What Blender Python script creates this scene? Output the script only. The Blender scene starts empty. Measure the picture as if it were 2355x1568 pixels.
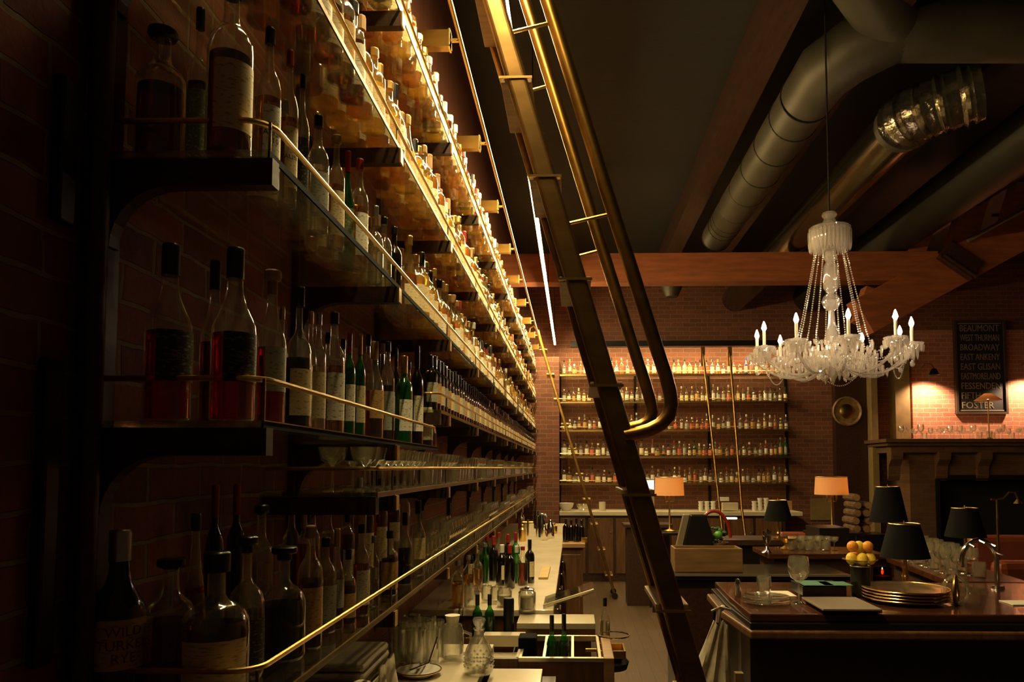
import bpy, math, random
from mathutils import Vector, Matrix, Euler
random.seed(11)
PI = math.pi
SC = bpy.context.scene
COL = SC.collection
# ------------------------------------------------------------------ camera
FPX = 1700.0
PCX, PCY = 1277.0, 975.0
cam_d = bpy.data.cameras.new('camera'); cam = bpy.data.objects.new('camera', cam_d); COL.objects.link(cam)
cam.location = (0, 0, 1.7)
cam.rotation_euler = Euler((PI/2 + math.atan(100/FPX), 0, math.atan(41/FPX)), 'XYZ')
cam_d.sensor_fit = 'HORIZONTAL'; cam_d.sensor_width = 36; cam_d.lens = FPX/2355*36
cam_d.shift_x = -(PCX-1177.5)/2355; cam_d.shift_y = (PCY-784)/2355
cam_d.clip_start = 0.05; cam_d.clip_end = 100
cam_d.dof.use_dof = False
SC.camera = cam
RM = cam.rotation_euler.to_matrix()
CL = Vector(cam.location)
def at(px, py, x=None, y=None, z=None):
    d = RM @ Vector(((px-PCX)/FPX, (PCY-py)/FPX, -1))
    if x is not None: t = (x-CL.x)/d.x
    elif y is not None: t = (y-CL.y)/d.y
    else: t = (z-CL.z)/d.z
    return CL + d*t
# ------------------------------------------------------------------ materials
MATS = {}
def _new(name):
    m = bpy.data.materials.new(name); m.use_nodes = True
    m.node_tree.nodes.clear(); MATS[name] = m
    out = m.node_tree.nodes.new('ShaderNodeOutputMaterial')
    return m, m.node_tree, out
def pbr(name, col, rough=.5, metal=0, spec=.5, coat=0, noise=0, nscale=20, emis=None, estr=0, bump=0, stretch=(1,1,1), col2=None, trans=0):
    m, nt, out = _new(name)
    b = nt.nodes.new('ShaderNodeBsdfPrincipled')
    b.inputs['Base Color'].default_value = (*col, 1); b.inputs['Roughness'].default_value = rough
    b.inputs['Metallic'].default_value = metal; b.inputs['Specular IOR Level'].default_value = spec
    b.inputs['Coat Weight'].default_value = coat
    b.inputs['Transmission Weight'].default_value = trans
    if emis: b.inputs['Emission Color'].default_value = (*emis, 1); b.inputs['Emission Strength'].default_value = estr
    if noise or bump or col2:
        tc = nt.nodes.new('ShaderNodeTexCoord'); mp = nt.nodes.new('ShaderNodeMapping'); mp.inputs['Scale'].default_value = stretch
        nz = nt.nodes.new('ShaderNodeTexNoise'); nz.inputs['Scale'].default_value = nscale; nz.inputs['Detail'].default_value = 4
        nt.links.new(tc.outputs['Object'], mp.inputs[0]); nt.links.new(mp.outputs[0], nz.inputs['Vector'])
        cr = nt.nodes.new('ShaderNodeMix'); cr.data_type = 'RGBA'
        c2 = col2 or tuple(c*(1-noise) for c in col)
        cr.inputs[6].default_value = (*col, 1); cr.inputs[7].default_value = (*c2, 1)
        mr = nt.nodes.new('ShaderNodeMapRange'); mr.inputs[1].default_value = .35; mr.inputs[2].default_value = .65
        nt.links.new(nz.outputs['Fac'], mr.inputs[0]); nt.links.new(mr.outputs[0], cr.inputs[0])
        nt.links.new(cr.outputs[2], b.inputs['Base Color'])
        if bump:
            bp = nt.nodes.new('ShaderNodeBump'); bp.inputs['Strength'].default_value = bump; bp.inputs['Distance'].default_value = .01
            nt.links.new(nz.outputs['Fac'], bp.inputs['Height']); nt.links.new(bp.outputs[0], b.inputs['Normal'])
    nt.links.new(b.outputs[0], out.inputs[0]); return m
def emit(name, col, s):
    m, nt, out = _new(name)
    e = nt.nodes.new('ShaderNodeEmission'); e.inputs[0].default_value = (*col, 1); e.inputs[1].default_value = s
    nt.links.new(e.outputs[0], out.inputs[0]); return m
def thin(name, tint=(1,1,1), body=0.04, bodycol=(1,1,1), rough=.06, edge=.35):
    """thin clear glass: see-through, glossy, a little milky; more so at grazing angles"""
    m, nt, out = _new(name); N = nt.nodes.new; L = nt.links.new
    t = N('ShaderNodeBsdfTransparent'); t.inputs[0].default_value = (*tint, 1)
    g = N('ShaderNodeBsdfGlossy'); g.inputs['Roughness'].default_value = rough; g.inputs[0].default_value = (1,1,1,1)
    d = N('ShaderNodeBsdfTranslucent'); d.inputs[0].default_value = (*bodycol, 1)
    d2 = N('ShaderNodeBsdfDiffuse'); d2.inputs[0].default_value = (*bodycol, 1)
    dd = N('ShaderNodeMixShader'); dd.inputs[0].default_value = .5; L(d.outputs[0], dd.inputs[1]); L(d2.outputs[0], dd.inputs[2])
    mx = N('ShaderNodeMixShader'); mx.inputs[0].default_value = body; L(t.outputs[0], mx.inputs[1]); L(dd.outputs[0], mx.inputs[2])
    lw = N('ShaderNodeLayerWeight'); lw.inputs['Blend'].default_value = edge
    mr = N('ShaderNodeMapRange'); mr.inputs[3].default_value = .05; mr.inputs[4].default_value = .9
    L(lw.outputs['Facing'], mr.inputs[0])
    m2 = N('ShaderNodeMixShader'); L(mr.outputs[0], m2.inputs[0]); L(mx.outputs[0], m2.inputs[1]); L(g.outputs[0], m2.inputs[2])
    L(m2.outputs[0], out.inputs[0]); return m
def refr(name, col, ior=1.36, rough=0.0):
    m, nt, out = _new(name)
    g = nt.nodes.new('ShaderNodeBsdfGlass'); g.inputs[0].default_value = (*col, 1); g.inputs['IOR'].default_value = ior; g.inputs['Roughness'].default_value = rough
    nt.links.new(g.outputs[0], out.inputs[0]); return m
def murky(name, col, dcol, fac=.35):
    """coloured spirit behind glass seen far off: lets tinted light through and scatters some of it"""
    m, nt, out = _new(name); N = nt.nodes.new; L = nt.links.new
    t = N('ShaderNodeBsdfTransparent'); t.inputs[0].default_value = (*col, 1)
    d = N('ShaderNodeBsdfTranslucent'); d.inputs[0].default_value = (*dcol, 1)
    d2 = N('ShaderNodeBsdfDiffuse'); d2.inputs[0].default_value = (*dcol, 1)
    dd = N('ShaderNodeMixShader'); dd.inputs[0].default_value = .35; L(d.outputs[0], dd.inputs[1]); L(d2.outputs[0], dd.inputs[2])
    mx = N('ShaderNodeMixShader'); mx.inputs[0].default_value = fac; L(t.outputs[0], mx.inputs[1]); L(dd.outputs[0], mx.inputs[2])
    L(mx.outputs[0], out.inputs[0]); return m
def brick(name, c1, c2, mortar, bw=.21, bh=.075, vec='XZ', bump=.6, big=.5):
    m, nt, out = _new(name); N = nt.nodes.new; L = nt.links.new
    tc = N('ShaderNodeTexCoord'); sp = N('ShaderNodeSeparateXYZ'); cb = N('ShaderNodeCombineXYZ')
    L(tc.outputs['Object'], sp.inputs[0])
    L(sp.outputs[{'X':0,'Y':1}[vec[0]]], cb.inputs[0]); L(sp.outputs[2], cb.inputs[1])
    nz0 = N('ShaderNodeTexNoise'); nz0.inputs['Scale'].default_value = 9; nz0.inputs['Detail'].default_value = 3
    L(tc.outputs['Object'], nz0.inputs['Vector'])
    wob = N('ShaderNodeVectorMath'); wob.operation = 'MULTIPLY_ADD'; wob.inputs[1].default_value = (.02,.02,0)
    L(nz0.outputs['Color'], wob.inputs[0]); L(cb.outputs[0], wob.inputs[2])
    br = N('ShaderNodeTexBrick'); br.inputs['Scale'].default_value = 1; br.inputs['Brick Width'].default_value = bw; br.inputs['Row Height'].default_value = bh
    br.inputs['Mortar Size'].default_value = .006; br.inputs['Mortar Smooth'].default_value = .3
    br.inputs['Color1'].default_value = (*c1,1); br.inputs['Color2'].default_value = (*c2,1); br.inputs['Mortar'].default_value = (*mortar,1)
    L(wob.outputs[0], br.inputs['Vector'])
    nz = N('ShaderNodeTexNoise'); nz.inputs['Scale'].default_value = 35; nz.inputs['Detail'].default_value = 5; L(tc.outputs['Object'], nz.inputs['Vector'])
    mx = N('ShaderNodeMix'); mx.data_type = 'RGBA'; mx.blend_type = 'MULTIPLY'; mx.inputs[0].default_value = big
    L(br.outputs['Color'], mx.inputs[6]); L(nz.outputs['Color'], mx.inputs[7])
    b = N('ShaderNodeBsdfPrincipled'); b.inputs['Roughness'].default_value = .8
    L(mx.outputs[2], b.inputs['Base Color'])
    inv = N('ShaderNodeMath'); inv.operation = 'SUBTRACT'; inv.inputs[0].default_value = 1; L(br.outputs['Fac'], inv.inputs[1])
    ad = N('ShaderNodeMath'); ad.operation = 'MULTIPLY_ADD'; ad.inputs[1].default_value = .35; L(nz.outputs['Fac'], ad.inputs[0]); L(inv.outputs[0], ad.inputs[2])
    bp = N('ShaderNodeBump'); bp.inputs['Strength'].default_value = bump; bp.inputs['Distance'].default_value = .012
    L(ad.outputs[0], bp.inputs['Height']); L(bp.outputs[0], b.inputs['Normal']); L(b.outputs[0], out.inputs[0]); return m
def planks(name, c1, c2, width, length, axis, rough=.4, bumpd=.004, dark=(.02,.012,.006)):
    m, nt, out = _new(name); N = nt.nodes.new; L = nt.links.new
    tc = N('ShaderNodeTexCoord'); sp = N('ShaderNodeSeparateXYZ'); cb = N('ShaderNodeCombineXYZ'); L(tc.outputs['Object'], sp.inputs[0])
    L(sp.outputs[axis[0]], cb.inputs[0]); L(sp.outputs[axis[1]], cb.inputs[1])
    br = N('ShaderNodeTexBrick'); br.inputs['Scale'].default_value = 1; br.inputs['Brick Width'].default_value = length; br.inputs['Row Height'].default_value = width
    br.inputs['Mortar Size'].default_value = .002; br.inputs['Color1'].default_value = (*c1,1); br.inputs['Color2'].default_value = (*c2,1); br.inputs['Mortar'].default_value = (*dark,1)
    L(cb.outputs[0], br.inputs['Vector'])
    mp = N('ShaderNodeMapping'); mp.inputs['Scale'].default_value = (3, 40, 1); L(cb.outputs[0], mp.inputs[0])
    nz = N('ShaderNodeTexNoise'); nz.inputs['Scale'].default_value = 1.5; nz.inputs['Detail'].default_value = 5; L(mp.outputs[0], nz.inputs['Vector'])
    mx = N('ShaderNodeMix'); mx.data_type = 'RGBA'; mx.blend_type = 'MULTIPLY'; mx.inputs[0].default_value = .6
    L(br.outputs['Color'], mx.inputs[6]); L(nz.outputs['Color'], mx.inputs[7])
    b = N('ShaderNodeBsdfPrincipled'); b.inputs['Roughness'].default_value = rough; L(mx.outputs[2], b.inputs['Base Color'])
    bp = N('ShaderNodeBump'); bp.inputs['Strength'].default_value = .4; bp.inputs['Distance'].default_value = bumpd
    L(nz.outputs['Fac'], bp.inputs['Height']); L(bp.outputs[0], b.inputs['Normal']); L(b.outputs[0], out.inputs[0]); return m
def printed(name, paper, ink):
    """paper label with illegible bands of print"""
    m, nt, out = _new(name); N = nt.nodes.new; L = nt.links.new
    tc = N('ShaderNodeTexCoord'); mp = N('ShaderNodeMapping'); mp.inputs['Scale'].default_value = (5, 5, 9); L(tc.outputs['Object'], mp.inputs[0])
    mp.inputs['Scale'].default_value = (2.2, 2.2, 60)
    nz = N('ShaderNodeTexNoise'); nz.inputs['Scale'].default_value = 1.3; nz.inputs['Detail'].default_value = 1; L(mp.outputs[0], nz.inputs['Vector'])
    mr = N('ShaderNodeMapRange'); mr.inputs[1].default_value = .55; mr.inputs[2].default_value = .72; mr.inputs[4].default_value = .75; L(nz.outputs['Fac'], mr.inputs[0])
    mx = N('ShaderNodeMix'); mx.data_type = 'RGBA'; mx.inputs[6].default_value = (*paper,1); mx.inputs[7].default_value = (*ink,1); L(mr.outputs[0], mx.inputs[0])
    b = N('ShaderNodeBsdfPrincipled'); b.inputs['Roughness'].default_value = .6; L(mx.outputs[2], b.inputs['Base Color']); L(b.outputs[0], out.inputs[0]); return m

brick('brick_left', (.26,.055,.022), (.16,.035,.016), (.26,.16,.085), vec='YZ', bw=.215, bh=.078, bump=.9)
brick('brick_back', (.26,.085,.04), (.18,.058,.028), (.28,.17,.10), vec='XZ', bw=.2, bh=.07)
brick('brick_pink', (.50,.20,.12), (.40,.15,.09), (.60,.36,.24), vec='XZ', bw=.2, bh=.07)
brick('brick_tan', (.20,.085,.03), (.14,.06,.022), (.16,.10,.05), vec='XZ', bw=.2, bh=.07)
planks('floor_wood', (.15,.085,.036), (.12,.066,.028), .11, 1.4, (1,0), rough=.45)
planks('deck_metal', (.024,.022,.015), (.019,.017,.012), .15, 30, (0,1), rough=.6, dark=(.01,.01,.008))
pbr('wood_dark', (.055,.02,.009), .45, nscale=6, noise=.5, stretch=(8,1,8), bump=.1)
pbr('wood_red', (.23,.065,.018), .6, nscale=4, noise=.45, stretch=(1,8,8), bump=.15)
pbr('wood_beam', (.33,.09,.022), .6, nscale=3, noise=.35, stretch=(1,8,8), bump=.15)
pbr('wood_header', (.16,.05,.022), .55, nscale=4, noise=.35, stretch=(9,9,.6), bump=.1)
pbr('wood_ladder', (.12,.05,.022), .33, nscale=5, noise=.4, stretch=(9,9,.7), spec=.6, coat=.3)
pbr('wood_cab', (.16,.07,.025), .4, nscale=5, noise=.45, stretch=(8,8,.8))
pbr('wood_crate', (.26,.135,.045), .6, nscale=5, noise=.35, stretch=(.8,8,8)); pbr('wood_light', (.42,.23,.09), .5, nscale=5, noise=.3, stretch=(.8,8,8))
pbr('wood_bar', (.08,.025,.011), .2, nscale=5, noise=.5, stretch=(.8,8,8), coat=.25)
pbr('brass', (.80,.52,.16), .28, 1, nscale=30, noise=.12)
pbr('brass_aged', (.36,.20,.045), .33, 1, nscale=6, noise=.25, stretch=(1,1,3))
pbr('brass_dim', (.32,.20,.06), .32, 1)
pbr('chrome', (.8,.78,.72), .12, 1)
pbr('steel', (.62,.54,.38), .35, .8)
pbr('rubber', (.01,.01,.01), .8, 0, .2); pbr('shade_black', (.003,.0025,.002), .85, spec=.15); pbr('bronze', (.27,.15,.045), .36, .9, nscale=6, noise=.3, stretch=(1,1,3)); pbr('menu_cover', (.20,.15,.10), .6); pbr('bronze_dish', (.42,.28,.14), .22, .8); pbr('iron', (.010,.008,.007), .6, 0, .2)
pbr('black', (.006,.006,.006), .35)
pbr('black_paint', (.01,.008,.006), .3, coat=.2)
pbr('marble', (.74,.62,.43), .25, nscale=5, noise=.14, coat=.2)
pbr('stone_light', (.60,.51,.34), .4, nscale=4, noise=.15)
pbr('duct', (.095,.082,.052), .5, .5, nscale=4, noise=.2)
pbr('duct_dark', (.03,.027,.018), .5, .55)
pbr('foil', (.50,.45,.33), .16, .95, nscale=18, noise=.3, bump=1.0); pbr('foil_sheet', (.20,.17,.10), .17, .95, nscale=9, noise=.15, bump=.12)
pbr('cap_black', (.008,.008,.009), .3, coat=.5)
pbr('cap_cork', (.42,.24,.10), .8)
pbr('cap_gold', (.70,.45,.14), .3, .9)
pbr('cap_silver', (.55,.53,.48), .28, .9)
pbr('cap_red', (.30,.02,.012), .35, coat=.4)
pbr('cap_white', (.7,.66,.55), .4)
pbr('cap_blue', (.02,.05,.30), .35)
printed('lab_cream', (.80,.66,.36), (.30,.2,.09)); printed('lab_white', (.85,.80,.62), (.15,.12,.08))
printed('lab_dark', (.03,.028,.022), (.30,.24,.13)); printed('lab_tan', (.55,.32,.10), (.18,.08,.03))
printed('lab_red', (.55,.09,.04), (.8,.65,.4)); printed('lab_green', (.20,.26,.12), (.7,.62,.38)); printed('lab_grey', (.42,.42,.34), (.12,.12,.1))
pbr('ink', (.05,.02,.012), .6); pbr('ink_red', (.16,.02,.01), .6)
pbr('paper', (.72,.64,.48), .7); pbr('linen', (.52,.45,.33), .9, nscale=30, noise=.15, bump=.3)
pbr('cloth', (.62,.52,.36), .9, nscale=30, noise=.2, bump=.3)
pbr('leather', (.30,.07,.03), .3, nscale=12, noise=.2, coat=.3, bump=.2)
pbr('porcelain', (.72,.68,.58), .2, coat=.5)
pbr('gold_rim', (.85,.55,.20), .2, 1)
pbr('wicker', (.24,.12,.05), .7, nscale=60, noise=.5, bump=.8)
pbr('orange_peel', (.85,.32,.03), .5, nscale=60, noise=.1, bump=.2); pbr('lemon_peel', (.85,.55,.05), .5, bump=.2, nscale=60)
pbr('lime_peel', (.10,.32,.04), .45, bump=.2, nscale=60)
pbr('log_bark', (.16,.08,.035), .9, nscale=20, noise=.5, bump=.8); pbr('log_end', (.40,.21,.08), .8, nscale=25, noise=.3)
pbr('green_card', (.08,.20,.13), .6); pbr('sign_black', (.014,.013,.012), .5); pbr('sign_letter', (.22,.18,.11), .6)
pbr('sign_frame', (.05,.03,.018), .5); pbr('medallion', (.36,.22,.08), .5, .3, nscale=14, noise=.5, bump=.6)
pbr('candle_wax', (.85,.78,.62), .5); pbr('soot', (.006,.005,.004), .9); pbr('plaster_tan', (.26,.17,.06), .7, nscale=8, noise=.2)
pbr('board_yellow', (.55,.34,.08), .5, nscale=10, noise=.2); pbr('leaf', (.03,.08,.02), .6)
pbr('window_glass', (.02,.035,.035), .1, coat=.5)
thin('glass_bottle', (.97,.96,.93), body=.05, bodycol=(.9,.8,.55), rough=.1, edge=.30)
thin('glass_green', (.25,.55,.22), body=.22, bodycol=(.05,.38,.08), rough=.1, edge=.30)
thin('glass_dark', (.10,.07,.03), body=.3, bodycol=(.03,.02,.01), rough=.12, edge=.25)
thin('glass_shelf', (.80,.80,.72), body=.03, bodycol=(.5,.45,.3), rough=.04, edge=.2)
thin('glassware', (.97,.97,.94), body=.065, bodycol=(.98,.88,.62), rough=.05, edge=.5)
thin('glass_far', (.96,.90,.70), body=.08, bodycol=(1,.72,.26), rough=.09, edge=.34)
thin('crystal', (.95,.93,.9), body=.30, bodycol=(1,.93,.85), rough=.07, edge=.55)
refr('liq_red', (.85,.03,.015)); refr('liq_amber', (.80,.33,.05)); refr('liq_brown', (.40,.10,.02)); refr('liq_gold', (.92,.66,.22)); refr('liq_clear', (.97,.96,.9)); refr('liq_black', (.05,.02,.05)); refr('liq_green', (.12,.5,.12))
murky('m_amber', (.88,.50,.11), (.8,.46,.09), .30); murky('m_brown', (.6,.27,.06), (.42,.20,.05), .32); murky('m_gold', (.97,.80,.36), (.95,.70,.2), .33)
murky('m_clear', (.93,.92,.85), (.8,.72,.5), .12); murky('m_red', (.7,.05,.03), (.65,.05,.03), .5); murky('m_green', (.12,.45,.12), (.07,.35,.08), .5)
murky('m_black', (.06,.04,.03), (.02,.015,.01), .6); murky('m_blue', (.06,.15,.75), (.03,.12,.75), .6); murky('m_yellow', (1,.85,.12), (.95,.72,.04), .6)
emit('led', (1,.77,.36), 290); emit('led_back', (1,.74,.34), 85)
emit('bulb', (1,.74,.5), 125); emit('flame', (1,.5,.15), 8); emit('bulb_warm', (1,.55,.22), 60); emit('bulb_lamp', (1,.6,.28), 22)
emit('screen_lit', (.8,1,.92), 1.0); emit('lens_lit', (1,.85,.6), 6)
def shade_mat():
    m, nt, out = _new('shade_cream'); N = nt.nodes.new
    d = N('ShaderNodeBsdfDiffuse'); d.inputs[0].default_value = (.8,.62,.4,1); t = N('ShaderNodeBsdfTranslucent'); t.inputs[0].default_value = (.95,.62,.32,1)
    mx = N('ShaderNodeMixShader'); mx.inputs[0].default_value = .6
    nt.links.new(d.outputs[0], mx.inputs[1]); nt.links.new(t.outputs[0], mx.inputs[2]); nt.links.new(mx.outputs[0], out.inputs[0])
shade_mat()
# ------------------------------------------------------------------ mesh builder
class MB:
    def __init__(s): s.v = []; s.f = []; s.m = []; s.sm = []
    def face(s, idx, mi=0, sm=False): s.f.append(tuple(idx)); s.m.append(mi); s.sm.append(sm)
    def box(s, a, b, mi=0):
        x0,y0,z0 = [min(a[i],b[i]) for i in range(3)]; x1,y1,z1 = [max(a[i],b[i]) for i in range(3)]
        n = len(s.v); s.v += [(x0,y0,z0),(x1,y0,z0),(x1,y1,z0),(x0,y1,z0),(x0,y0,z1),(x1,y0,z1),(x1,y1,z1),(x0,y1,z1)]
        for q in ((0,3,2,1),(4,5,6,7),(0,1,5,4),(1,2,6,5),(2,3,7,6),(3,0,4,7)): s.face([n+i for i in q], mi)
        return s
    def prism(s, poly, axis, d0, d1, mi=0):
        """poly: 2-D outline; axis 0/1/2 is the extrusion axis, poly coordinates are the other two in order"""
        n = len(s.v); k = len(poly)
        def P(p, d):
            q = list(p); q.insert(axis, d); return tuple(q)
        s.v += [P(p, d0) for p in poly] + [P(p, d1) for p in poly]
        s.face([n+i for i in range(k)][::-1], mi); s.face([n+k+i for i in range(k)], mi)
        for i in range(k): j = (i+1) % k; s.face((n+i, n+j, n+k+j, n+k+i), mi)
        return s
    def lathe(s, prof, seg=16, c=(0,0,0), mi=0, sq=0, sx=1, sy=1, rot=0):
        n = len(s.v); k = len(prof)
        for (r, z) in prof:
            for i in range(seg):
                a = 2*PI*i/seg + rot
                ca, sa = math.cos(a), math.sin(a)
                if sq:
                    q = (abs(ca)**sq + abs(sa)**sq)**(-1/sq)
                    w = min(1, max(0, (r-.35)/.3)) if sq else 0
                    q = 1 + (q-1)*w
                else: q = 1
                s.v.append((c[0]+r*q*ca*sx, c[1]+r*q*sa*sy, c[2]+z))
        for j in range(k-1):
            for i in range(seg):
                i2 = (i+1) % seg
                s.face((n+j*seg+i, n+j*seg+i2, n+(j+1)*seg+i2, n+(j+1)*seg+i), mi, True)
        if prof[0][0] > 1e-5: s.face([n+i for i in range(seg)][::-1], mi)
        if prof[-1][0] > 1e-5: s.face([n+(k-1)*seg+i for i in range(seg)], mi)
        return s
    def tube(s, pts, r, seg=8, mi=0, closed=False, cap=True):
        pts = [Vector(p) for p in pts]; n0 = len(s.v); k = len(pts)
        rr = r if isinstance(r, (list, tuple)) else [r]*k
        t0 = (pts[1]-pts[0]).normalized(); up = Vector((0,0,1)) if abs(t0.z) < .9 else Vector((1,0,0))
        nrm = t0.cross(up).normalized()
        for i, p in enumerate(pts):
            if closed: t = (pts[(i+1) % k]-pts[i-1]).normalized()
            elif i == 0: t = t0
            elif i == k-1: t = (pts[-1]-pts[-2]).normalized()
            else: t = ((pts[i+1]-p).normalized()+(p-pts[i-1]).normalized()).normalized()
            nrm = (nrm - t*nrm.dot(t)).normalized(); bn = t.cross(nrm)
            for j in range(seg):
                a = 2*PI*j/seg; q = p + (nrm*math.cos(a)+bn*math.sin(a))*rr[i]; s.v.append(tuple(q))
        m = k if closed else k-1
        for i in range(m):
            i2 = (i+1) % k
            for j in range(seg):
                j2 = (j+1) % seg; s.face((n0+i*seg+j, n0+i*seg+j2, n0+i2*seg+j2, n0+i2*seg+j), mi, True)
        if cap and not closed:
            s.face([n0+j for j in range(seg)][::-1], mi); s.face([n0+(k-1)*seg+j for j in range(seg)], mi)
        return s
    def ball(s, c, r, seg=10, rings=6, mi=0, sz=1):
        s.lathe([(max(1e-6, r*math.sin(PI*i/rings)), -r*sz*math.cos(PI*i/rings)) for i in range(rings+1)], seg, c, mi); return s
    def arc(s, r, z0, z1, a0, a1, seg=10, mi=0, zs=2):
        """a curved label patch"""
        n = len(s.v)
        for j in range(zs):
            z = z0+(z1-z0)*j/(zs-1)
            for i in range(seg+1):
                a = a0+(a1-a0)*i/seg; s.v.append((r*math.cos(a), r*math.sin(a), z))
        for j in range(zs-1):
            for i in range(seg): s.face((n+j*(seg+1)+i, n+j*(seg+1)+i+1, n+(j+1)*(seg+1)+i+1, n+(j+1)*(seg+1)+i), mi, True)
        return s
    def add(s, o, off=(0,0,0), sc=(1,1,1), rot=0, mim=None):
        n = len(s.v); c, si = math.cos(rot), math.sin(rot)
        for (x,y,z) in o.v:
            x, y, z = x*sc[0], y*sc[1], z*sc[2]
            s.v.append((off[0]+x*c-y*si, off[1]+x*si+y*c, off[2]+z))
        for f, m, sm in zip(o.f, o.m, o.sm): s.face([n+i for i in f], mim[m] if mim else m, sm)
        return s
    def mesh(s, name, mats, angle=38):
        me = bpy.data.meshes.new(name); me.from_pydata(s.v, [], s.f)
        for m in mats: me.materials.append(MATS[m])
        me.polygons.foreach_set('material_index', s.m); me.polygons.foreach_set('use_smooth', s.sm)
        if any(s.sm): me.set_sharp_from_angle(angle=math.radians(angle))
        me.update(); return me
    def obj(s, name, mats, parent=None, loc=(0,0,0), bevel=0, **kw):
        if isinstance(mats, str): mats = [mats]
        o = bpy.data.objects.new(name, s.mesh(name, mats)); COL.objects.link(o); o.location = loc
        if parent: o.parent = parent
        if bevel:
            b = o.modifiers.new('bevel', 'BEVEL'); b.width = bevel; b.segments = 2; b.limit_method = 'ANGLE'
        tag(o, **kw); return o
def tag(o, label=None, cat=None, group=None, kind=None):
    if label: o['label'] = label
    if cat: o['category'] = cat
    if group: o['group'] = group
    if kind: o['kind'] = kind
    return o
def thing(name, label, cat, loc=(0,0,0), rz=0, group=None):
    o = bpy.data.objects.new(name, None); COL.objects.link(o); o.location = loc; o.rotation_euler = (0,0,rz); o.empty_display_size = .05
    return tag(o, label, cat, group)
def copy_tree(o, parent=None):
    c = o.copy(); COL.objects.link(c)
    if parent: c.parent = parent
    for ch in list(o.children): copy_tree(ch, c)
    return c
def struct(name, mb, mats, label, bevel=0):
    return mb.obj(name, mats, bevel=bevel, kind='structure', label=label)
def text_mesh(txt, size, name='lettering', mat='ink', ext=.0008, align='CENTER', xs=1.0):
    cu = bpy.data.curves.new('t', 'FONT'); cu.body = txt; cu.size = size; cu.align_x = align; cu.extrude = ext; cu.resolution_u = 2; cu.space_line = .95
    o = bpy.data.objects.new('t', cu); COL.objects.link(o)
    dg = bpy.context.evaluated_depsgraph_get(); me = bpy.data.meshes.new_from_object(o.evaluated_get(dg))
    bpy.data.objects.remove(o); me.name = name
    me.materials.clear(); me.materials.append(MATS[mat])
    return me
def lerp(a, b, t): return tuple(a[i]+(b[i]-a[i])*t for i in range(3))
def rope(a, b, sag, n=10):
    return [(*lerp(a, b, i/n)[:2], lerp(a, b, i/n)[2]-sag*4*(i/n)*(1-i/n)) for i in range(n+1)]
# ------------------------------------------------------------------ room shell
WX, BY, CZ = -.87, 11.95, 5.0
struct('wall_left', MB().box((WX-.2,-.6,0), (WX,BY+.2,CZ)), 'brick_left', 'old red brick wall with thick mortar behind the long bottle shelves')
struct('wall_back', MB().box((WX-.2,BY,0), (9.2,BY+.2,CZ)), 'brick_back', 'dim red brick wall at the far end of the room')
struct('floor', MB().box((WX-.2,-.6,-.1), (9.2,BY+.2,0)), 'floor_wood', 'brown plank floor of the bar aisle')
struct('ceiling', MB().box((WX-.2,-.6,CZ), (9.2,BY+.2,CZ+.1)), 'deck_metal', 'dark ribbed metal ceiling deck')
struct('wall_right', MB().box((9.0,2.5,0), (9.2,BY,CZ)), 'brick_back', 'brick wall on the far side of the dining room')
struct('trim_1', MB().box((WX,-.5,3.56), (WX+.03,11.6,CZ-.02)), 'wood_header', 'red-brown wood boarding above the top bottle shelf')
p = at(1238, 820, y=11.45); q = at(1286, 1160, y=11.45)
struct('pillar_left', MB().box((WX+.001,11.45,0), (q.x,BY-.001,p.z)), 'brick_back', 'brick pier lit warm orange at the end of the bottle shelves')
def jx(px, py, y): return at(px, py, y=y)
# right part of the back wall: pier, post, lit brick panel
a = at(1913, 700, y=11.85); b = at(1996, 1200, y=11.85)
struct('pillar_dark', MB().box((a.x,11.8,0), (b.x,BY-.001,CZ-.01)), 'wood_dark', 'dark brown pier between the far bottle shelves and the fireplace')
a = at(1999, 900, y=11.7); b = at(2013, 900, y=11.7)
struct('trim_2', MB().box((a.x,11.62,0), (b.x,11.949,3.6)), 'plaster_tan', 'narrow ochre post beside the dark pier')
a = at(2060, 900, y=11.7); b = at(2094, 900, y=11.7)
struct('trim_3', MB().box((a.x,11.72,0), (b.x,11.949,3.55)), 'plaster_tan', 'wide ochre post at the edge of the pale brick')
a = at(2095, 800, y=11.9)
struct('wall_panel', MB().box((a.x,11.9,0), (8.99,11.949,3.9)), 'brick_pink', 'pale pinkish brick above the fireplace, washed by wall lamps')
# ceiling joists and timber truss
for i, (x, w) in enumerate(((1.42,.22), (2.15,.16), (3.22,.16), (4.6,.2))):
    MB().box((x-w/2,1.5,4.72), (x+w/2,11.9,4.995)).obj('ceiling_joist', 'wood_dark', kind='structure', label='dark timber joist running away under the metal ceiling')
TY = 8.5
def bar2(p0, p1, th, y0, y1):
    d = (Vector((p1[0]-p0[0], p1[1]-p0[1]))).normalized(); n = Vector((-d.y, d.x))*th/2
    return [(p0[0]+n.x,p0[1]+n.y), (p0[0]-n.x,p0[1]-n.y), (p1[0]-n.x,p1[1]-n.y), (p1[0]+n.x,p1[1]+n.y)]
tr = thing('timber_truss', 'orange-brown timber roof truss crossing the room behind the chandelier', 'roof truss', (0,TY,0))
a = at(1200, 583, y=TY); b = at(2160, 644, y=TY)
MB().box((WX+.001,0,b.z), (b.x,.22,a.z)).obj('bottom_chord', 'wood_beam', tr, bevel=.008)
def strut(name, px0, py0, px1, py1, th, y0, y1, mat='wood_beam'):
    p0 = at(px0, py0, y=TY); p1 = at(px1, py1, y=TY)
    MB().prism(bar2((p0.x,p0.z), (p1.x,p1.z), th, 0, 0), 1, y0, y1).obj(name, mat, tr, bevel=.008)
strut('diagonal_brace', 1985, 728, 2460, 470, .44, -.03, .25)
strut('web_member', 2205, 600, 2265, 405, .27, .01, .21)
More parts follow.
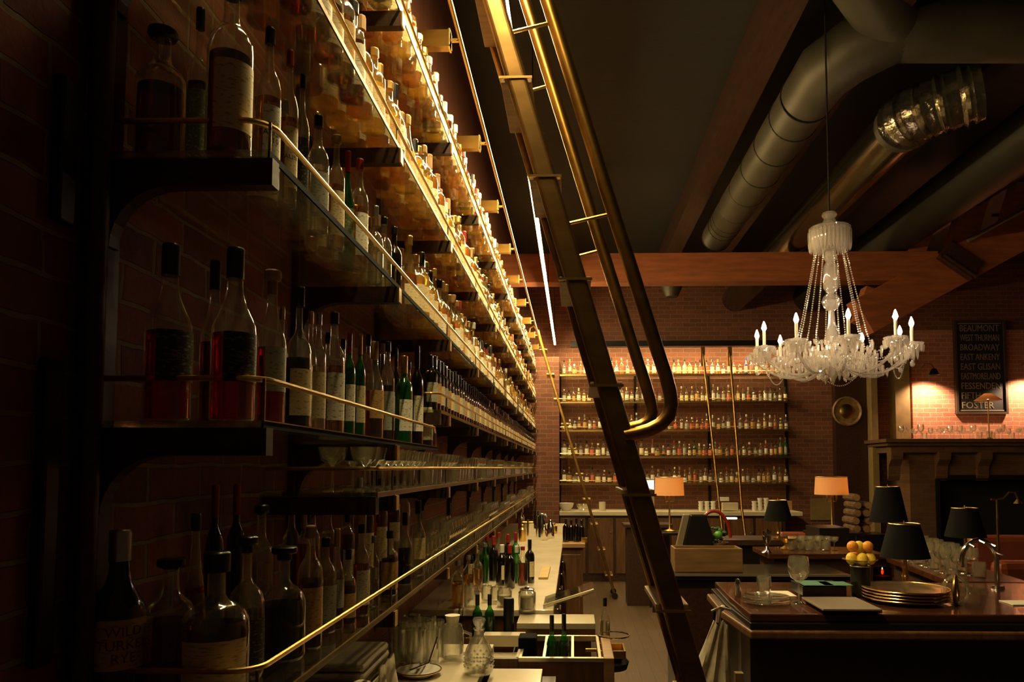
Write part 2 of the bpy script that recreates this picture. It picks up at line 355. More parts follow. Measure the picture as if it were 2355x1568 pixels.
strut('web_member', 2103, 600, 2140, 500, .20, .02, .20)
strut('web_member', 2010, 660, 1985, 740, .16, .02, .20)
strut('web_member', 2330, 560, 2400, 330, .30, .0, .22)
g = MB(); c0 = at(2205, 600, y=TY)
p0 = at(2162, 578, y=TY); p1 = at(2236, 628, y=TY)
g.prism(bar2((p0.x,p0.z), (p1.x,p1.z), .24, 0, 0), 1, -.12, -.031)
g.prism(bar2((p0.x-.02,p0.z-.08), (p1.x-.02,p1.z-.08), .03, 0, 0), 1, -.15, -.12)
g.obj('steel_shoe', 'wood_dark', tr, bevel=.01)
p0 = at(2215, 560, y=TY); p1 = at(2340, 492, y=TY)
MB().tube([(p0.x,-.1,p0.z), (p1.x,-.1,p1.z)], .02).obj('tie_rod', 'steel', tr)
# teal clerestory window high in the right wall zone
a = at(2290, 400, y=9.5); b = at(2400, 490, y=9.5)
wn = MB().box((a.x,9.6,b.z), (b.x+.8,9.63,a.z)).obj('window_1', 'window_glass', kind='structure', label='dark teal clerestory window behind the truss')
# ------------------------------------------------------------------ ducts
def ducttube(pts, r, rib=0, seg=24, mi=0):
    m = MB(); m.tube(pts, r, seg, mi)
    return m
dt = thing('round_duct', 'fat round air duct with an elbow and a Y-branch under the ceiling', 'air duct', (0,0,4.5))
H1 = 4.45
def off(pts, z): return [(p[0],p[1],p[2]-z) for p in pts]
A = at(1648, 545, y=8.6); B = at(1855, 225, y=5.55)
run = [A, A.lerp(B,.33), A.lerp(B,.66), B]
MB().tube(off(run, 4.5), [.17,.185,.19,.2], 28).obj('straight_run', 'duct', dt)
E1 = at(1895, 165, y=5.25); E2 = at(1960, 118, y=5.1); E3 = at(2060, 72, y=5.0); E4 = at(2480, 72, y=5.0)
MB().tube(off([B,E1,E2,E3], 4.5), [.2,.215,.215,.2], 28).obj('elbow', 'duct', dt)
MB().tube(off([E3,E4], 4.5), .2, 28).obj('cross_run', 'duct', dt)
E5 = at(1990, -30, y=4.7); E6 = at(1900, -160, y=4.4)
MB().tube(off([E3,E5,E6], 4.5), .19, 28).obj('branch', 'duct', dt)
for t in (.0,.12,.16,.2,.3,.45,.6,.75,.9,1):
    P = A.lerp(B, t); d = (B-A).normalized(); rr = .172+.03*t
    up = d.cross(Vector((1,0,0))).normalized(); sd = d.cross(up)
    MB().tube([P-Vector((0,0,4.5))+(up*math.cos(k*PI/12)+sd*math.sin(k*PI/12))*rr for k in range(24)], .006, 5, closed=True).obj('seam_ring', 'duct_dark', dt)
v = at(1818, 272, y=5.9)
g = MB().box((-.12,-.18,-.02), (.12,.18,.05)); 
vo = g.obj('grille_frame', 'duct', dt, loc=(v.x,v.y,v.z-4.5-.02))
MB().box((-.08,-.13,-.025), (.08,-.03,-.0)).box((-.08,.02,-.025), (.08,.10,0)).obj('grille_slot', 'black', dt, loc=(v.x,v.y,v.z-4.5-.03))
# small duct end hanging under the beam near the brick wall
g = MB().lathe([(.06,-.16),(.09,-.15),(.16,0),(.16,.3)], 20)
p = at(1545, 678, y=10.9); o = g.obj('duct_outlet', 'duct', loc=(p.x,p.y,p.z+.12)); tag(o, 'tapered duct outlet hanging just below the roof beam', 'air duct')
# shiny duct
sd_ = thing('foil_duct', 'shiny foil-wrapped duct running to the back wall above the chandelier', 'air duct', (2.62,5.75,4.42))
MB().tube([(0,0,0),(0,6.15,0)], .2, 28).obj('foil_run', 'foil_sheet', sd_)
g = MB(); pts = []
for i in range(30):
    t = i/29; pts.append((.40*t*t, -.36*t, .06*t*t))
rr = [.2+.02*(i % 2)+.012*math.sin(i*2.1) for i in range(30)]
g.tube(pts, rr, 24).obj('flexible_end', 'foil', sd_)
MB().tube([(-.0,.02,0),(0,.09,0)], .208, 28).obj('clamp_band', 'duct', sd_)
o = MB().tube([(3.8,5.3,4.45),(3.8,8.4,4.45),(3.8,11.9,4.45)], .24, 28).obj('dark_duct', 'duct_dark'); tag(o, 'dull dark duct beyond the foil-wrapped one', 'air duct')
# ------------------------------------------------------------------ left wall shelving
RX = -.556
SY0, SY1 = 1.29, 11.42
BR = [SY0 + .022 + .955*i for i in range(0, 11)]
shelves = {'top': 3.16, 'upper': 2.715, 'long': 2.273}
SH = {  # name: (surface z, y0, y1, rail z)
 'top': (3.16, SY0, SY1, 3.222), 'upper': (2.715, SY0, SY1, 2.775), 'long': (2.273, SY0, SY1, 2.334),
 'short': (1.783, SY0, 2.975, 1.860), 'wine': (1.94, 3.04, SY1, 2.01), 'glass': (1.63, 2.06, SY1, 1.697), 'bottom': (1.28, SY0, SY1, 1.344)}
SHN = {'top':'top shelf','upper':'second shelf down','long':'third shelf down','short':'short fourth shelf','wine':'raised fourth shelf beyond the short one','glass':'narrow glassware shelf','bottom':'lowest shelf'}
def bracket_mb():
    pr = [(WX+.002,-.012),(RX+.012,-.012),(RX+.012,-.062),(RX-.06,-.062)]
    for i in range(9):
        a = PI/2*i/8; pr.append((WX+.14-.11*math.sin(a), -.062-.11*(1-math.cos(a))))
    pr.append((WX+.002,-.175))
    return MB().prism([(x,z) for x,z in pr], 1, -.015, .015)
for nm, (z, y0, y1, rz_) in SH.items():
    root = thing('wall_shelf', {'top':'topmost glass bottle shelf, just under the brass ladder track', 'upper':'glass bottle shelf second from the top on the brick wall',
        'long':'third glass bottle shelf with a curved brass guard rail, above the short shelf','short':'short shelf carrying the red-liquid bottles, with brass guard rail',
        'wine':'raised shelf of narrow dark bottles starting where the short shelf ends','glass':'narrow shelf of glassware below the raised bottle shelf',
        'bottom':'lowest shelf, bottles near and stemware far, right above the counter'}[nm], 'shelf', (0,y0,z), group='shelves on the brick wall')
    L = y1-y0
    MB().box((WX+.004,0,-.012), (RX+.006,L,0)).obj('glass_pane', 'glass_shelf', root)
    MB().box((RX+.006,0,-.014), (RX+.010,L,-.001)).obj('front_edge', 'shade_black' if nm in ('long','short') else 'bronze', root)
    if nm in ('short','bottom','glass'): MB().box((RX+.0062,0,-.001), (RX+.011,L,.001)).obj('edge_highlight', 'brass_dim', root)  # thin metal line added to draw the highlight along the dark shelf edge
    zr = rz_-z
    pts = [(WX+.004,.012,zr)]; R = .05
    pts += [(RX-R+R*math.sin(a), .012+R-R*math.cos(a), zr) for a in [PI/2*i/6 for i in range(7)]] + [(RX,L*.5,zr)]
    if y1 > 11: pts += [(RX,L-.01,zr)]
    else: pts += [(RX,L-.03,zr),(RX,L-.008,zr-.02),(RX,L-.005,0)]
    rl = MB().tube(pts, .0055, 8).obj('guard_rail', 'brass', root)
    post = MB().tube([(0,0,0),(0,0,1)], .003, 6).mesh('rail_post', ['brass_dim'])
    bm_ = bracket_mb(); bme = bm_.mesh('bracket', ['wood_dark'])
    cap_me = MB().box((RX+.0121,-.017,-.06), (RX+.018,.017,-.015)).mesh('brass_end_plate', ['brass'])
    for yb in BR + ([y1-.04] if y1 < 4 else []):
        if yb < y0: 
            continue
        if yb > y1: break
        end_ = yb < y0+.1
        br_ = bpy.data.objects.new('bracket', bme); COL.objects.link(br_); br_.parent = root; br_.location = (0,yb-y0,0)
        if not end_: cp = bpy.data.objects.new('brass_end_plate', cap_me); COL.objects.link(cp); cp.parent = br_
        po = bpy.data.objects.new('rail_post', post); COL.objects.link(po); po.parent = root; po.location = (RX,yb-y0,0); po.scale = (1,1,zr)
    if nm in ('wine','glass'):
        MB().box((WX+.004,0,-.062), (RX+.005,.035,-.012)).obj('end_bracket', 'wood_dark', root)
for i, yb in enumerate(BR):
    z0 = 1.0
    o = MB().box((0,-.032,0), (.02,.032,2.5)).obj('shelf_upright', 'wood_dark', loc=(WX+.001,yb,z0))
    tag(o, 'dark wooden upright strip on the brick behind the shelf brackets', 'shelf support', 'uprights behind the shelves')
o = MB().tube([(0,0,0),(0,0,4.98)], .019, 12).obj('iron_pipe', 'wood_dark', loc=(WX+.03,1.262,0)); tag(o, 'vertical brown pipe against the brick at the near end of the shelves', 'pipe')
o = MB().box((0,-.02,0),(.02,.02,.25)).obj('junction_box', 'black', loc=(WX+.001,1.20,2.11), bevel=.004); tag(o, 'black box on the brick beside the pipe, level with the third shelf', 'electrical box')
o = MB().box((0,-.02,0),(.02,.02,.5)).obj('junction_box', 'black', loc=(WX+.001,1.19,1.38), bevel=.006); tag(o, 'tall black box low on the brick beside the pipe', 'electrical box')
# ladder track on brass arms
tk = thing('ladder_track', 'long brass ladder track on short arms above the top shelf', 'ladder rail', (0,1.3,3.45))
MB().tube([(-.46,0,0),(-.46,9.6,0)], .009, 10).obj('track_rod', 'brass', tk)
arm = MB().box((WX+.03,-.022,-.035), (-.50,.022,.035)).mesh('track_arm', ['brass_aged']); tip = MB().box((-.50,-.006,-.006), (-.46,.006,.006)).box((-.507,-.026,-.038),(-.50,.026,.038)).mesh('arm_tip', ['brass'])
for i in range(10):
    y = .66 + .967*i
    a_ = bpy.data.objects.new('track_arm', arm); COL.objects.link(a_); a_.parent = tk; a_.location = (0,y,0)
    t_ = bpy.data.objects.new('arm_tip', tip); COL.objects.link(t_); t_.parent = a_
# LED bar light
lb = thing('linear_light', 'long thin glowing bar light hung above the aisle beside the ladder', 'light', (-.285,1.6,3.65))
MB().box((-.018,0,0), (.018,10.0,.03)).obj('housing', 'duct_dark', lb)
MB().box((-.012,0,-.012), (.012,10.0,-.001)).obj('diffuser', 'led', lb)
g = MB()
for y in (.3,3.5,6.8,9.7): g.tube([(0,y,.03),(0,y,1.34)], .004, 6)
g.obj('hanger_rod', 'iron', lb)
# ------------------------------------------------------------------ bottles
KIND = {
 'round':   ([(0,0),(.9,0),(1,.02),(1,.58),(.97,.63),(.84,.675),(.6,.715),(.42,.745),(.35,.79),(.33,.92),(.37,.925),(.37,.96)], .56, (.90,1.0,.42), (.12,.50)),
 'bordeaux':([(0,0),(.9,0),(1,.015),(1,.60),(.95,.655),(.75,.70),(.50,.73),(.38,.76),(.36,.95),(.40,.955),(.40,.985)], .66, (.80,1.0,.42), (.15,.50)),
 'squat':   ([(0,0),(.92,0),(1,.03),(1,.46),(.97,.53),(.85,.59),(.6,.635),(.36,.665),(.27,.70),(.25,.86),(.30,.865),(.30,.88)], .50, (.86,1.0,.40), (.10,.42)),
 'long':    ([(0,0),(.92,0),(1,.02),(1,.50),(.96,.55),(.80,.60),(.62,.65),(.46,.70),(.37,.76),(.34,.85),(.34,.92)], .50, (.82,1.0,.40), (.22,.50)),
 'square':  ([(0,0),(.88,0),(.95,.015),(.95,.60),(.88,.65),(.62,.69),(.42,.72),(.36,.76),(.34,.90),(.39,.905),(.39,.94)], .57, (.88,1.0,.44), (.10,.52)),
 'pear':    ([(0,0),(.9,0),(1,.03),(1,.25),(.93,.40),(.75,.52),(.55,.62),(.42,.72),(.34,.84),(.34,.93)], .50, (.88,1.0,.42), (.10,.36)),
}
def liq_prof(kind, inset=.90):
    pr, lv, _, _ = KIND[kind]; out = [(1e-4,.018)]
    for r, z in pr[1:]:
        if z > lv: break
        out.append((r*inset, max(z,.018)))
    r1 = [r for r, z in pr if z <= lv][-1]; out.append((r1*inset*.99, lv)); out.append((1e-4, lv+.001)); return out
LA0, LA1 = math.radians(-105), math.radians(15)
PARTMESH = {}
def part_mb(kind, part, seg=24):
    pr, lv, cap, lab = KIND[kind]; sq = 5 if kind == 'square' else 0
    m = MB()
    if part == 'glass': m.lathe(pr, seg, sq=sq, rot=PI/seg)
    elif part == 'liquid': m.lathe(liq_prof(kind), seg, sq=sq, rot=PI/seg)
    elif part == 'cap': m.lathe([(1e-4,cap[0]),(cap[2],cap[0]),(cap[2],cap[1]-.012),(cap[2]*.9,cap[1]),(1e-4,cap[1])], max(8,seg//2))
    elif part == 'stopper': m.lathe([(1e-4,cap[0]+.02),(.33,cap[0]+.02),(.33,.93),(.55,.935),(.6,.95),(.58,.99),(.5,1),(1e-4,1)], max(8,seg//2))
    elif part == 'ball': m.lathe([(1e-4,cap[0]+.0),(.3,cap[0]+.0),(.3,cap[0]+.03)]+[(.52*math.sin(t*PI/8), cap[0]+.09-.06*math.cos(t*PI/8)) for t in range(1,8)]+[(1e-4,cap[0]+.15)], max(8,seg//2))
    elif part == 'label':
        z0, z1 = lab
        if sq: m.lathe([(.975,z0),(.975,z1)], seg, sq=sq, rot=PI/seg); m.f = m.f[:-2]; m.m = m.m[:-2]; m.sm = m.sm[:-2]
        else: m.arc(1.012, z0, z1, LA0, LA1, max(6,seg//2))
    elif part == 'band': m.arc(.38*1.12 if kind != 'squat' else .3, cap[0]-.07, cap[0]-.01, 0, 2*PI, 12)
    return m
def pmesh(kind, part, mat):
    k = (kind, part, mat)
    if k not in PARTMESH: PARTMESH[k] = part_mb(kind, part).mesh({'glass':'glass_body','liquid':'liquid','cap':'cap','stopper':'cap','ball':'cap','label':'paper_label','band':'neck_band'}[part], [mat])
    return PARTMESH[k]
PN = {'glass':'glass_body','liquid':'liquid','cap':'cap','stopper':'cap','ball':'cap','label':'paper_label','band':'neck_band'}
def near_bottle(kind, glass, liq, capm, lab, r, h, loc, rot=0, label='', group=None, capk='cap', txt=None, name='whiskey_bottle', cat='bottle'):
    e = thing(name, label, cat, loc, rot, group); e.scale = (r, r, h)
    for part, mat in (('glass',glass), ('liquid',liq), (capk,capm), ('label',lab)):
        if not mat: continue
        o = bpy.data.objects.new(PN[part], pmesh(kind, part, mat)); COL.objects.link(o); o.parent = e
        if part == 'label' and txt:
            lines, size, mt = txt; z0, z1 = KIND[kind][3]; mid = (LA0+LA1)/2
            me = text_mesh(lines, size, 'lettering', mt, 0.0)
            ys = [v.co.y for v in me.vertices]; yc = (min(ys)+max(ys))/2
            for v in me.vertices:
                aa = mid + v.co.x/r; zz = (z0+z1)/2 + (v.co.y-yc)/h
                v.co = (1.03*math.cos(aa), 1.03*math.sin(aa), zz)
            t = bpy.data.objects.new('lettering', me); COL.objects.link(t); t.parent = o
    return e
FARM = {}
def far_mb(kind, seg=12):
    m = MB()
    m.add(part_mb(kind, 'glass', seg)); m.add(part_mb(kind, 'liquid', seg), mim=[1]); m.add(part_mb(kind, 'cap', seg), mim=[2]); m.add(part_mb(kind, 'label', seg), mim=[3])
    return m
def far_mesh(kind, glass, liq, cap, lab, seg=12):
    k = (kind, glass, liq, cap, lab, seg)
    if k not in FARM: FARM[k] = far_mb(kind, seg).mesh('bottle', [glass, liq, cap, lab])
    return FARM[k]
def far_bottle(spec, r, h, loc, rot, label, group, name='whiskey_bottle', seg=12):
    o = bpy.data.objects.new(name, far_mesh(*spec, seg)); COL.objects.link(o); o.location = loc; o.rotation_euler = (0,0,rot); o.scale = (r,r,h)
    tag(o, label, 'bottle', group); return o
def put(nm, px, top, w, X, spec, label, rot=0, capk='cap', txt=None, y=None):
    """place a near bottle on shelf nm so that its axis stands in row X"""
    z = SH[nm][0]
    yy = at(px, 1075, x=X).y
    if yy < SY0+.035: yy = SY0+.035+.0
    P = at(px, top, y=yy); h = P.z - z; r = w*yy/FPX/2
    return near_bottle(*spec, r, h, (P.x, yy, z), rot, label, 'bottles at the near end of the '+SHN[nm], capk, txt)
# --- third shelf, near end
G, GG, GD = 'glass_bottle', 'glass_green', 'glass_dark'
put('long', 375, 68, 112, -.765, ('round',G,'liq_brown','cap_black',None), 'round-shouldered bottle with a black stopper, first on the third shelf, by the brick', capk='stopper')
put('long', 462, 20, 46, -.74, ('square',G,'liq_brown','cap_black','lab_green'), 'slim bottle with an olive label between the first two large bottles of the third shelf')
put('long', 535, -45, 104, -.615, ('round',G,'liq_brown','cap_black','lab_cream'), 'tall bottle with a large cream label at the curved corner of the third shelf rail')
put('long', 622, 65, 56, -.615, ('round',G,'liq_gold','cap_black','lab_white'), 'pale bottle with white lettered label and black cap, second along the third shelf rail', txt=('TALISKER\n10', .017, 'ink'), rot=.25)
put('long', 668, 116, 42, -.615, ('round',G,'liq_gold','cap_red','lab_cream'), 'bottle with dark red cap and lettered cream label, third along the third shelf rail', txt=('TALISKER', .014, 'ink'), rot=.25)
put('long', 697, 172, 34, -.62, ('round',G,'liq_brown','cap_black','lab_dark'), 'narrow bottle with a dark label just past the two pale lettered ones, third shelf')
put('long', 733, 266, 52, -.615, ('round',G,'liq_clear','cap_black','lab_grey'), 'short broad bottle with tall black cap and grey label, third shelf')
put('long', 775, 312, 40, -.615, ('round',G,'liq_gold','cap_cork','lab_cream'), 'bottle with a cork stopper next to the short broad one, third shelf', capk='stopper')
put('long', 801, 348, 34, -.64, ('long',GG,'liq_green','cap_red','lab_green'), 'green bottle with a red top squeezed behind the guard rail, third shelf')
put('long', 828, 366, 42, -.612, ('round',G,'liq_gold','cap_red','lab_white'), 'clear bottle with red wax neck and white label, third shelf', rot=.2)
put('long', 864, 474, 38, -.612, ('squat',G,'liq_clear','cap_silver',None), 'small clear empty-looking bottle without label, third shelf')
put('long', 884, 500, 36, -.612, ('round',G,'liq_clear','cap_black',None), 'clear bottle right behind the small unlabelled one, third shelf')
put('long', 907, 522, 36, -.612, ('round',GD,'liq_black','cap_black',None), 'blue-black bottle without label, third shelf')
# --- short fourth shelf
put('short', 395, 562, 104, -.727, ('long',G,'liq_red','cap_black','lab_dark'), 'long-necked bottle of red liquid with black label, farthest from the rail corner, short shelf', rot=.25, txt=('ROCK', .013, 'sign_letter'))
put('short', 497, 600, 62, -.715, ('long',G,'liq_brown','cap_black',None), 'unlabelled bottle standing behind the two large red-liquid bottles, short shelf')
put('short', 543, 571, 100, -.612, ('long',G,'liq_red','cap_black','lab_dark'), 'long-necked bottle of bright red liquid with black label at the corner of the short shelf', rot=.25, txt=('ROCK', .013, 'sign_letter'))
put('short', 628, 622, 66, -.612, ('long',G,'liq_red','cap_cork','lab_grey'), 'red-liquid bottle with a cork and grey label, second along the short shelf rail', rot=.25, capk='stopper')
put('short', 690, 660, 60, -.612, ('squat',G,'liq_black','cap_black','lab_cream'), 'round bottle of purple-black liquid with thin neck, short shelf')
put('short', 734, 720, 36, -.61, ('round',G,'liq_clear','cap_silver','lab_cream'), 'small clear bottle with a cream label beside the purple-black one, short shelf')
put('short', 770, 718, 50, -.62, ('round',G,'liq_gold','cap_black','lab_white'), 'broad clear bottle with white label near the green ones, short shelf')
put('short', 716, 716, 30, -.70, ('round',G,'liq_amber','cap_gold',None), 'gold-capped bottle in the back row behind the small clear one, short shelf')
put('short', 805, 765, 28, -.61, ('bordeaux',GG,'liq_green','cap_red','lab_white'), 'slim green bottle with cream label, first of two side by side on the short shelf')
put('short', 829, 768, 26, -.61, ('bordeaux',GG,'liq_green','cap_gold','lab_cream'), 'slim green bottle with cream label, second of two side by side on the short shelf')
put('short', 863, 785, 42, -.61, ('long',G,'liq_brown','cap_cork','lab_tan'), 'dark bottle with cork and tan label past the green pair, short shelf')
put('short', 893, 785, 32, -.615, ('round',G,'liq_brown','cap_black','lab_grey'), 'brown bottle with grey label and black cap, short shelf')
put('short', 930, 818, 40, -.61, ('bordeaux',GG,'liq_green','cap_gold','lab_white'), 'green bottle with foil top and broad white label near the end of the short shelf')
put('short', 912, 800, 20, -.66, ('bordeaux',GD,'liq_black','cap_black','lab_white'), 'thin dark bottle peeking out beside the broad-labelled green one, short shelf')
put('short', 960, 795, 30, -.62, ('bordeaux',GD,'liq_black','cap_black','lab_white'), 'tall dark wine bottle with black top near the end of the short shelf')
put('short', 984, 852, 26, -.61, ('square',G,'liq_brown','cap_gold','lab_cream'), 'last bottle of the short shelf, brown with a cream label')
for i, (px, top, cp, lq) in enumerate(((650,705,'cap_gold','liq_brown'),(755,765,'cap_black','liq_clear'),(790,780,'cap_black','liq_brown'),(848,770,'cap_black','liq_brown'),(880,790,'cap_cork','liq_amber'),(940,830,'cap_black','liq_clear'))):
    put('short', px, top, 30, -.745, ('round',G,lq,cp,None), 'bottle in the back row of the short shelf, only its neck showing')
# --- lowest shelf, near end
put('bottom', 278, 1218, 118, -.80, ('long',GD,'liq_black','cap_silver','lab_tan'), 'dark bottle with a tan label lettered in red, nearest on the lowest shelf', rot=.0, txt=('WILD\nTURKEY\nRYE', .024, 'ink_red'))
put('bottom', 395, 1282, 104, -.745, ('round',G,'liq_brown','cap_black',None), 'bottle with a wide black cap beside the tan-labelled one, lowest shelf', capk='stopper')
put('bottom', 452, 1180, 52, -.83, ('pear',G,'liq_amber','cap_black',None), 'tall tapering clear bottle at the brick behind the front row, lowest shelf')
put('bottom', 500, 1268, 150, -.665, ('squat',G,'liq_brown','cap_black','lab_cream'), 'big-bellied bottle with black cap and small cream label, lowest shelf', rot=-.35)
put('bottom', 497, 1114, 40, -.83, ('bordeaux',GD,'liq_brown','cap_red',None), 'tall bottle with a red capsule, first of two against the brick, lowest shelf')
put('bottom', 546, 1112, 40, -.83, ('bordeaux',GD,'liq_brown','cap_red',None), 'tall bottle with a red capsule, second of two against the brick, lowest shelf')
put('bottom', 570, 1232, 82, -.665, ('squat',G,'liq_clear','cap_black','lab_dark'), 'clear bottle with broad black stopper behind the big-bellied one, lowest shelf', capk='stopper')
put('bottom', 603, 1160, 56, -.78, ('round',G,'liq_clear','cap_black',None), 'clear bottle with black ball stopper in the second row, lowest shelf', capk='stopper')
put('bottom', 655, 1256, 98, -.645, ('squat',G,'liq_black','cap_black',None), 'near-black bottle with bright shoulder and square black stopper, lowest shelf', capk='stopper')
put('bottom', 672, 1144, 42, -.80, ('round',G,'liq_brown','cap_black',None), 'tall black-capped bottle in the back row, before the black-capped pair, lowest shelf')
put('bottom', 716, 1208, 56, -.62, ('round',G,'liq_brown','cap_cork','lab_tan'), 'brown bottle with tan label and round shiny shoulder, lowest shelf')
put('bottom', 720, 1144, 36, -.78, ('round',G,'liq_amber','cap_black',None), 'back row bottle with black cap, first of two together, lowest shelf')
put('bottom', 757, 1150, 36, -.78, ('round',G,'liq_amber','cap_black',None), 'back row bottle with black cap, second of two together, lowest shelf')
put('bottom', 750, 1235, 50, -.64, ('round',G,'liq_clear','cap_black','lab_grey'), 'clear bottle with a bright round shoulder, lowest shelf')
put('bottom', 776, 1215, 34, -.62, ('long',G,'liq_gold','cap_gold','lab_grey'), 'slim bottle with grey label past the bright shoulder, lowest shelf')
put('bottom', 802, 1262, 36, -.61, ('squat',G,'liq_brown','cap_black','lab_tan'), 'short bottle with tan label, lowest shelf')
put('bottom', 832, 1205, 38, -.61, ('round',G,'liq_amber','cap_black','lab_white'), 'bottle with a white label banded in orange, lowest shelf')
put('bottom', 860, 1232, 26, -.61, ('round',G,'liq_clear','cap_silver',None), 'narrow clear bottle without label, lowest shelf')
put('bottom', 897, 1220, 36, -.612, ('square',G,'liq_brown','cap_black','lab_tan'), 'square brown bottle with a tan label, lowest shelf')
put('bottom', 932, 1178, 34, -.61, ('long',G,'liq_black','cap_black',None), 'dark-liquid bottle with clear neck near the stemware, lowest shelf')
put('bottom', 962, 1150, 34, -.612, ('long',G,'liq_clear','cap_black','lab_cream'), 'last clear bottle before the stemware begins, lowest shelf')
for (px, top, cp, lq) in ((828,1098,'cap_silver','liq_clear'),(845,1110,'cap_black','liq_brown'),(876,1100,'cap_black','liq_amber'),(905,1095,'cap_black','liq_brown'),(928,1090,'cap_silver','liq_clear'),(800,1160,'cap_black','liq_brown'),(700,1165,'cap_gold','liq_amber')):
    put('bottom', px, top, 32, -.76, ('bordeaux',G,lq,cp,'lab_cream' if cp == 'cap_black' else None), 'tall bottle in the back row of the lowest shelf, neck rising above the front bottles')
# --- procedural rows
LIQN = {'m_amber':'amber','m_brown':'brown','m_gold':'golden','m_clear':'clear','m_red':'red','m_green':'green','m_black':'dark','m_blue':'blue','m_yellow':'yellow'}
CAPN = {'cap_black':'black','cap_cork':'cork','cap_gold':'gold','cap_silver':'silver','cap_red':'red','cap_white':'white','cap_blue':'blue'}
PROTO = []
rs = random.Random(5)
kinds = list(KIND)
for i in range(26):
    lq = rs.choice(['m_amber','m_amber','m_brown','m_gold','m_gold','m_amber','m_clear','m_gold','m_gold','m_brown','m_amber','m_clear']+(['m_green'] if i % 9 == 0 else [])+(['m_red'] if i % 13 == 5 else []))
    PROTO.append((rs.choice(kinds), GG if lq == 'm_green' else (GD if lq == 'm_black' else 'glass_far'), lq, rs.choice(['cap_black','cap_black','cap_cork','cap_gold','cap_silver','cap_gold','cap_white','cap_cork','cap_red']), rs.choice(['lab_cream','lab_white','lab_cream','lab_white','lab_tan','lab_white','lab_cream','lab_dark'])))
ORD = ['first','second','third','fourth','fifth','sixth','seventh','eighth','ninth','tenth','eleventh','twelfth']
def span(y):
    k = sum(1 for b in BR if b <= y)
    return f'between {ORD[max(k-1,0)]} and {ORD[min(k,10)]} brackets'
def colname(sp): return LIQN[sp[2]]
SHS = {'long':'third shelf','upper':'second shelf','top':'topmost shelf'}
stuffmb = MB(); SM = ['glass_far','glass_bottle','glass_green','glass_dark','m_amber','m_brown','m_gold','m_clear','m_green','m_red','m_black','cap_black','cap_cork','cap_gold','cap_silver','cap_red','cap_white','lab_cream','lab_white','lab_tan','lab_dark','lab_red','lab_grey']
FMB = {k: far_mb(k, 8) for k in kinds}
def row(nm, X, y0, y1, ylim, back=False, step=.093):
    y = y0; z = SH[nm][0]
    while y < y1:
        sp = rs.choice(PROTO); r = rs.uniform(.034,.042); h = rs.uniform(.24,.32)
        if back: h += .01
        xx = X + rs.uniform(-.006,.006); rot = rs.uniform(-.35,.35)
        if y < ylim:
            lab = f'{colname(sp)} bottle, {CAPN[sp[3]]} top, {"second" if back else "front"} row of the {SHS[nm]}, {span(y)}'
            far_bottle(sp, r, h, (xx,y,z), rot, lab, 'bottles on the '+SHN[nm], seg=16 if y < 3.5 else 12)
        else:
            stuffmb.add(FMB[sp[0]], (xx,y,z), (r,r,h), rot, mim=[SM.index(s_) for s_ in sp[1:]])
        y += max(2*r+.008, step)*rs.uniform(.98,1.1)
row('long', -.612, 2.72, SY1-.05, 6.6)
UP = [(1.36,.036,.29,'round','liq_amber'),(1.46,.038,.28,'square','liq_brown'),(1.565,.037,.30,'round','liq_amber'),(1.67,.043,.28,'round','liq_gold'),(1.775,.038,.27,'squat','liq_amber'),(1.875,.037,.30,'round','liq_gold'),(1.975,.037,.28,'square','liq_amber')]
for i, (y_, r_, h_, k, lq) in enumerate(UP):
    near_bottle(k, G, lq, ['cap_black','cap_gold','cap_cork'][i % 3], ['lab_white','lab_cream','lab_tan'][i % 3], r_, h_, (-.612,y_,SH['upper'][0]), .2, f'{ORD[i]} bottle from the near end in the front row of the second shelf', 'bottles at the near end of the second shelf')
for i in range(6):
    y_ = 1.42+.1*i
    near_bottle(['round','squat','round'][i % 3], G, ['liq_amber','liq_brown','liq_gold'][i % 3], 'cap_black', None, .037, .28, (-.71,y_,SH['upper'][0]), .2, f'{ORD[i]} bottle from the near end in the row behind, second shelf', 'bottles at the near end of the second shelf')
row('upper', -.612, 2.07, SY1-.05, 6.6)
row('top', -.612, 2.05, SY1-.05, 6.6)
row('long', -.705, 1.62, SY1-.05, 3.6, True)
row('upper', -.705, 2.03, SY1-.05, 3.6, True)
row('top', -.705, 2.1, SY1-.05, 3.4, True)
so = stuffmb.obj('bottle_rows', SM); tag(so, 'countless small bright bottles packed on the upper shelves towards the far end', 'bottles', kind='stuff')
# dark slim bottles on the raised shelf
y = 3.11; wi = 0
while y < SY1-.06:
    sp = ('bordeaux',GD,'m_black','cap_black',('lab_grey','lab_tan','lab_cream')[wi % 3])
    o = far_bottle(sp, .031, rs.uniform(.235,.25), (-.605,y,SH['wine'][0]), rs.uniform(-.1,.1), f'slim dark bottle in the even row, raised fourth shelf, {span(y)}', 'even row of dark bottles', name='wine_bottle', seg=12)
    y += .088; wi += 1
# ------------------------------------------------------------------ glassware on the shelves
def stem_mb(h=.16, r=.036, seg=14):
    return MB().lathe([(1e-4,0),(r*.9,0),(r*.85,.003),(.006,.008),(.0045,.02),(.0045,h*.42),(.01,h*.46),(r*.75,h*.55),(r,h*.7),(r*.98,h*.85),(r*.88,h),(r*.85,h),(r*.93,h*.85),(r*.94,h*.7),(r*.7,h*.57),(1e-4,h*.49)], seg)
def tumbler_mb(h=.09, r=.038, seg=14):
    return MB().lathe([(1e-4,0),(r*.86,0),(r*.88,.004),(r,h),(r*.94,h),(r*.82,.012),(1e-4,.012)], seg)
def coupe_mb(h=.13, r=.045, seg=14):
    return MB().lathe([(1e-4,0),(r*.75,0),(r*.7,.003),(.005,.008),(.004,h*.55),(.012,h*.6),(r*.8,h*.72),(r,h),(r*.96,h),(r*.74,h*.76),(1e-4,h*.64)], seg)
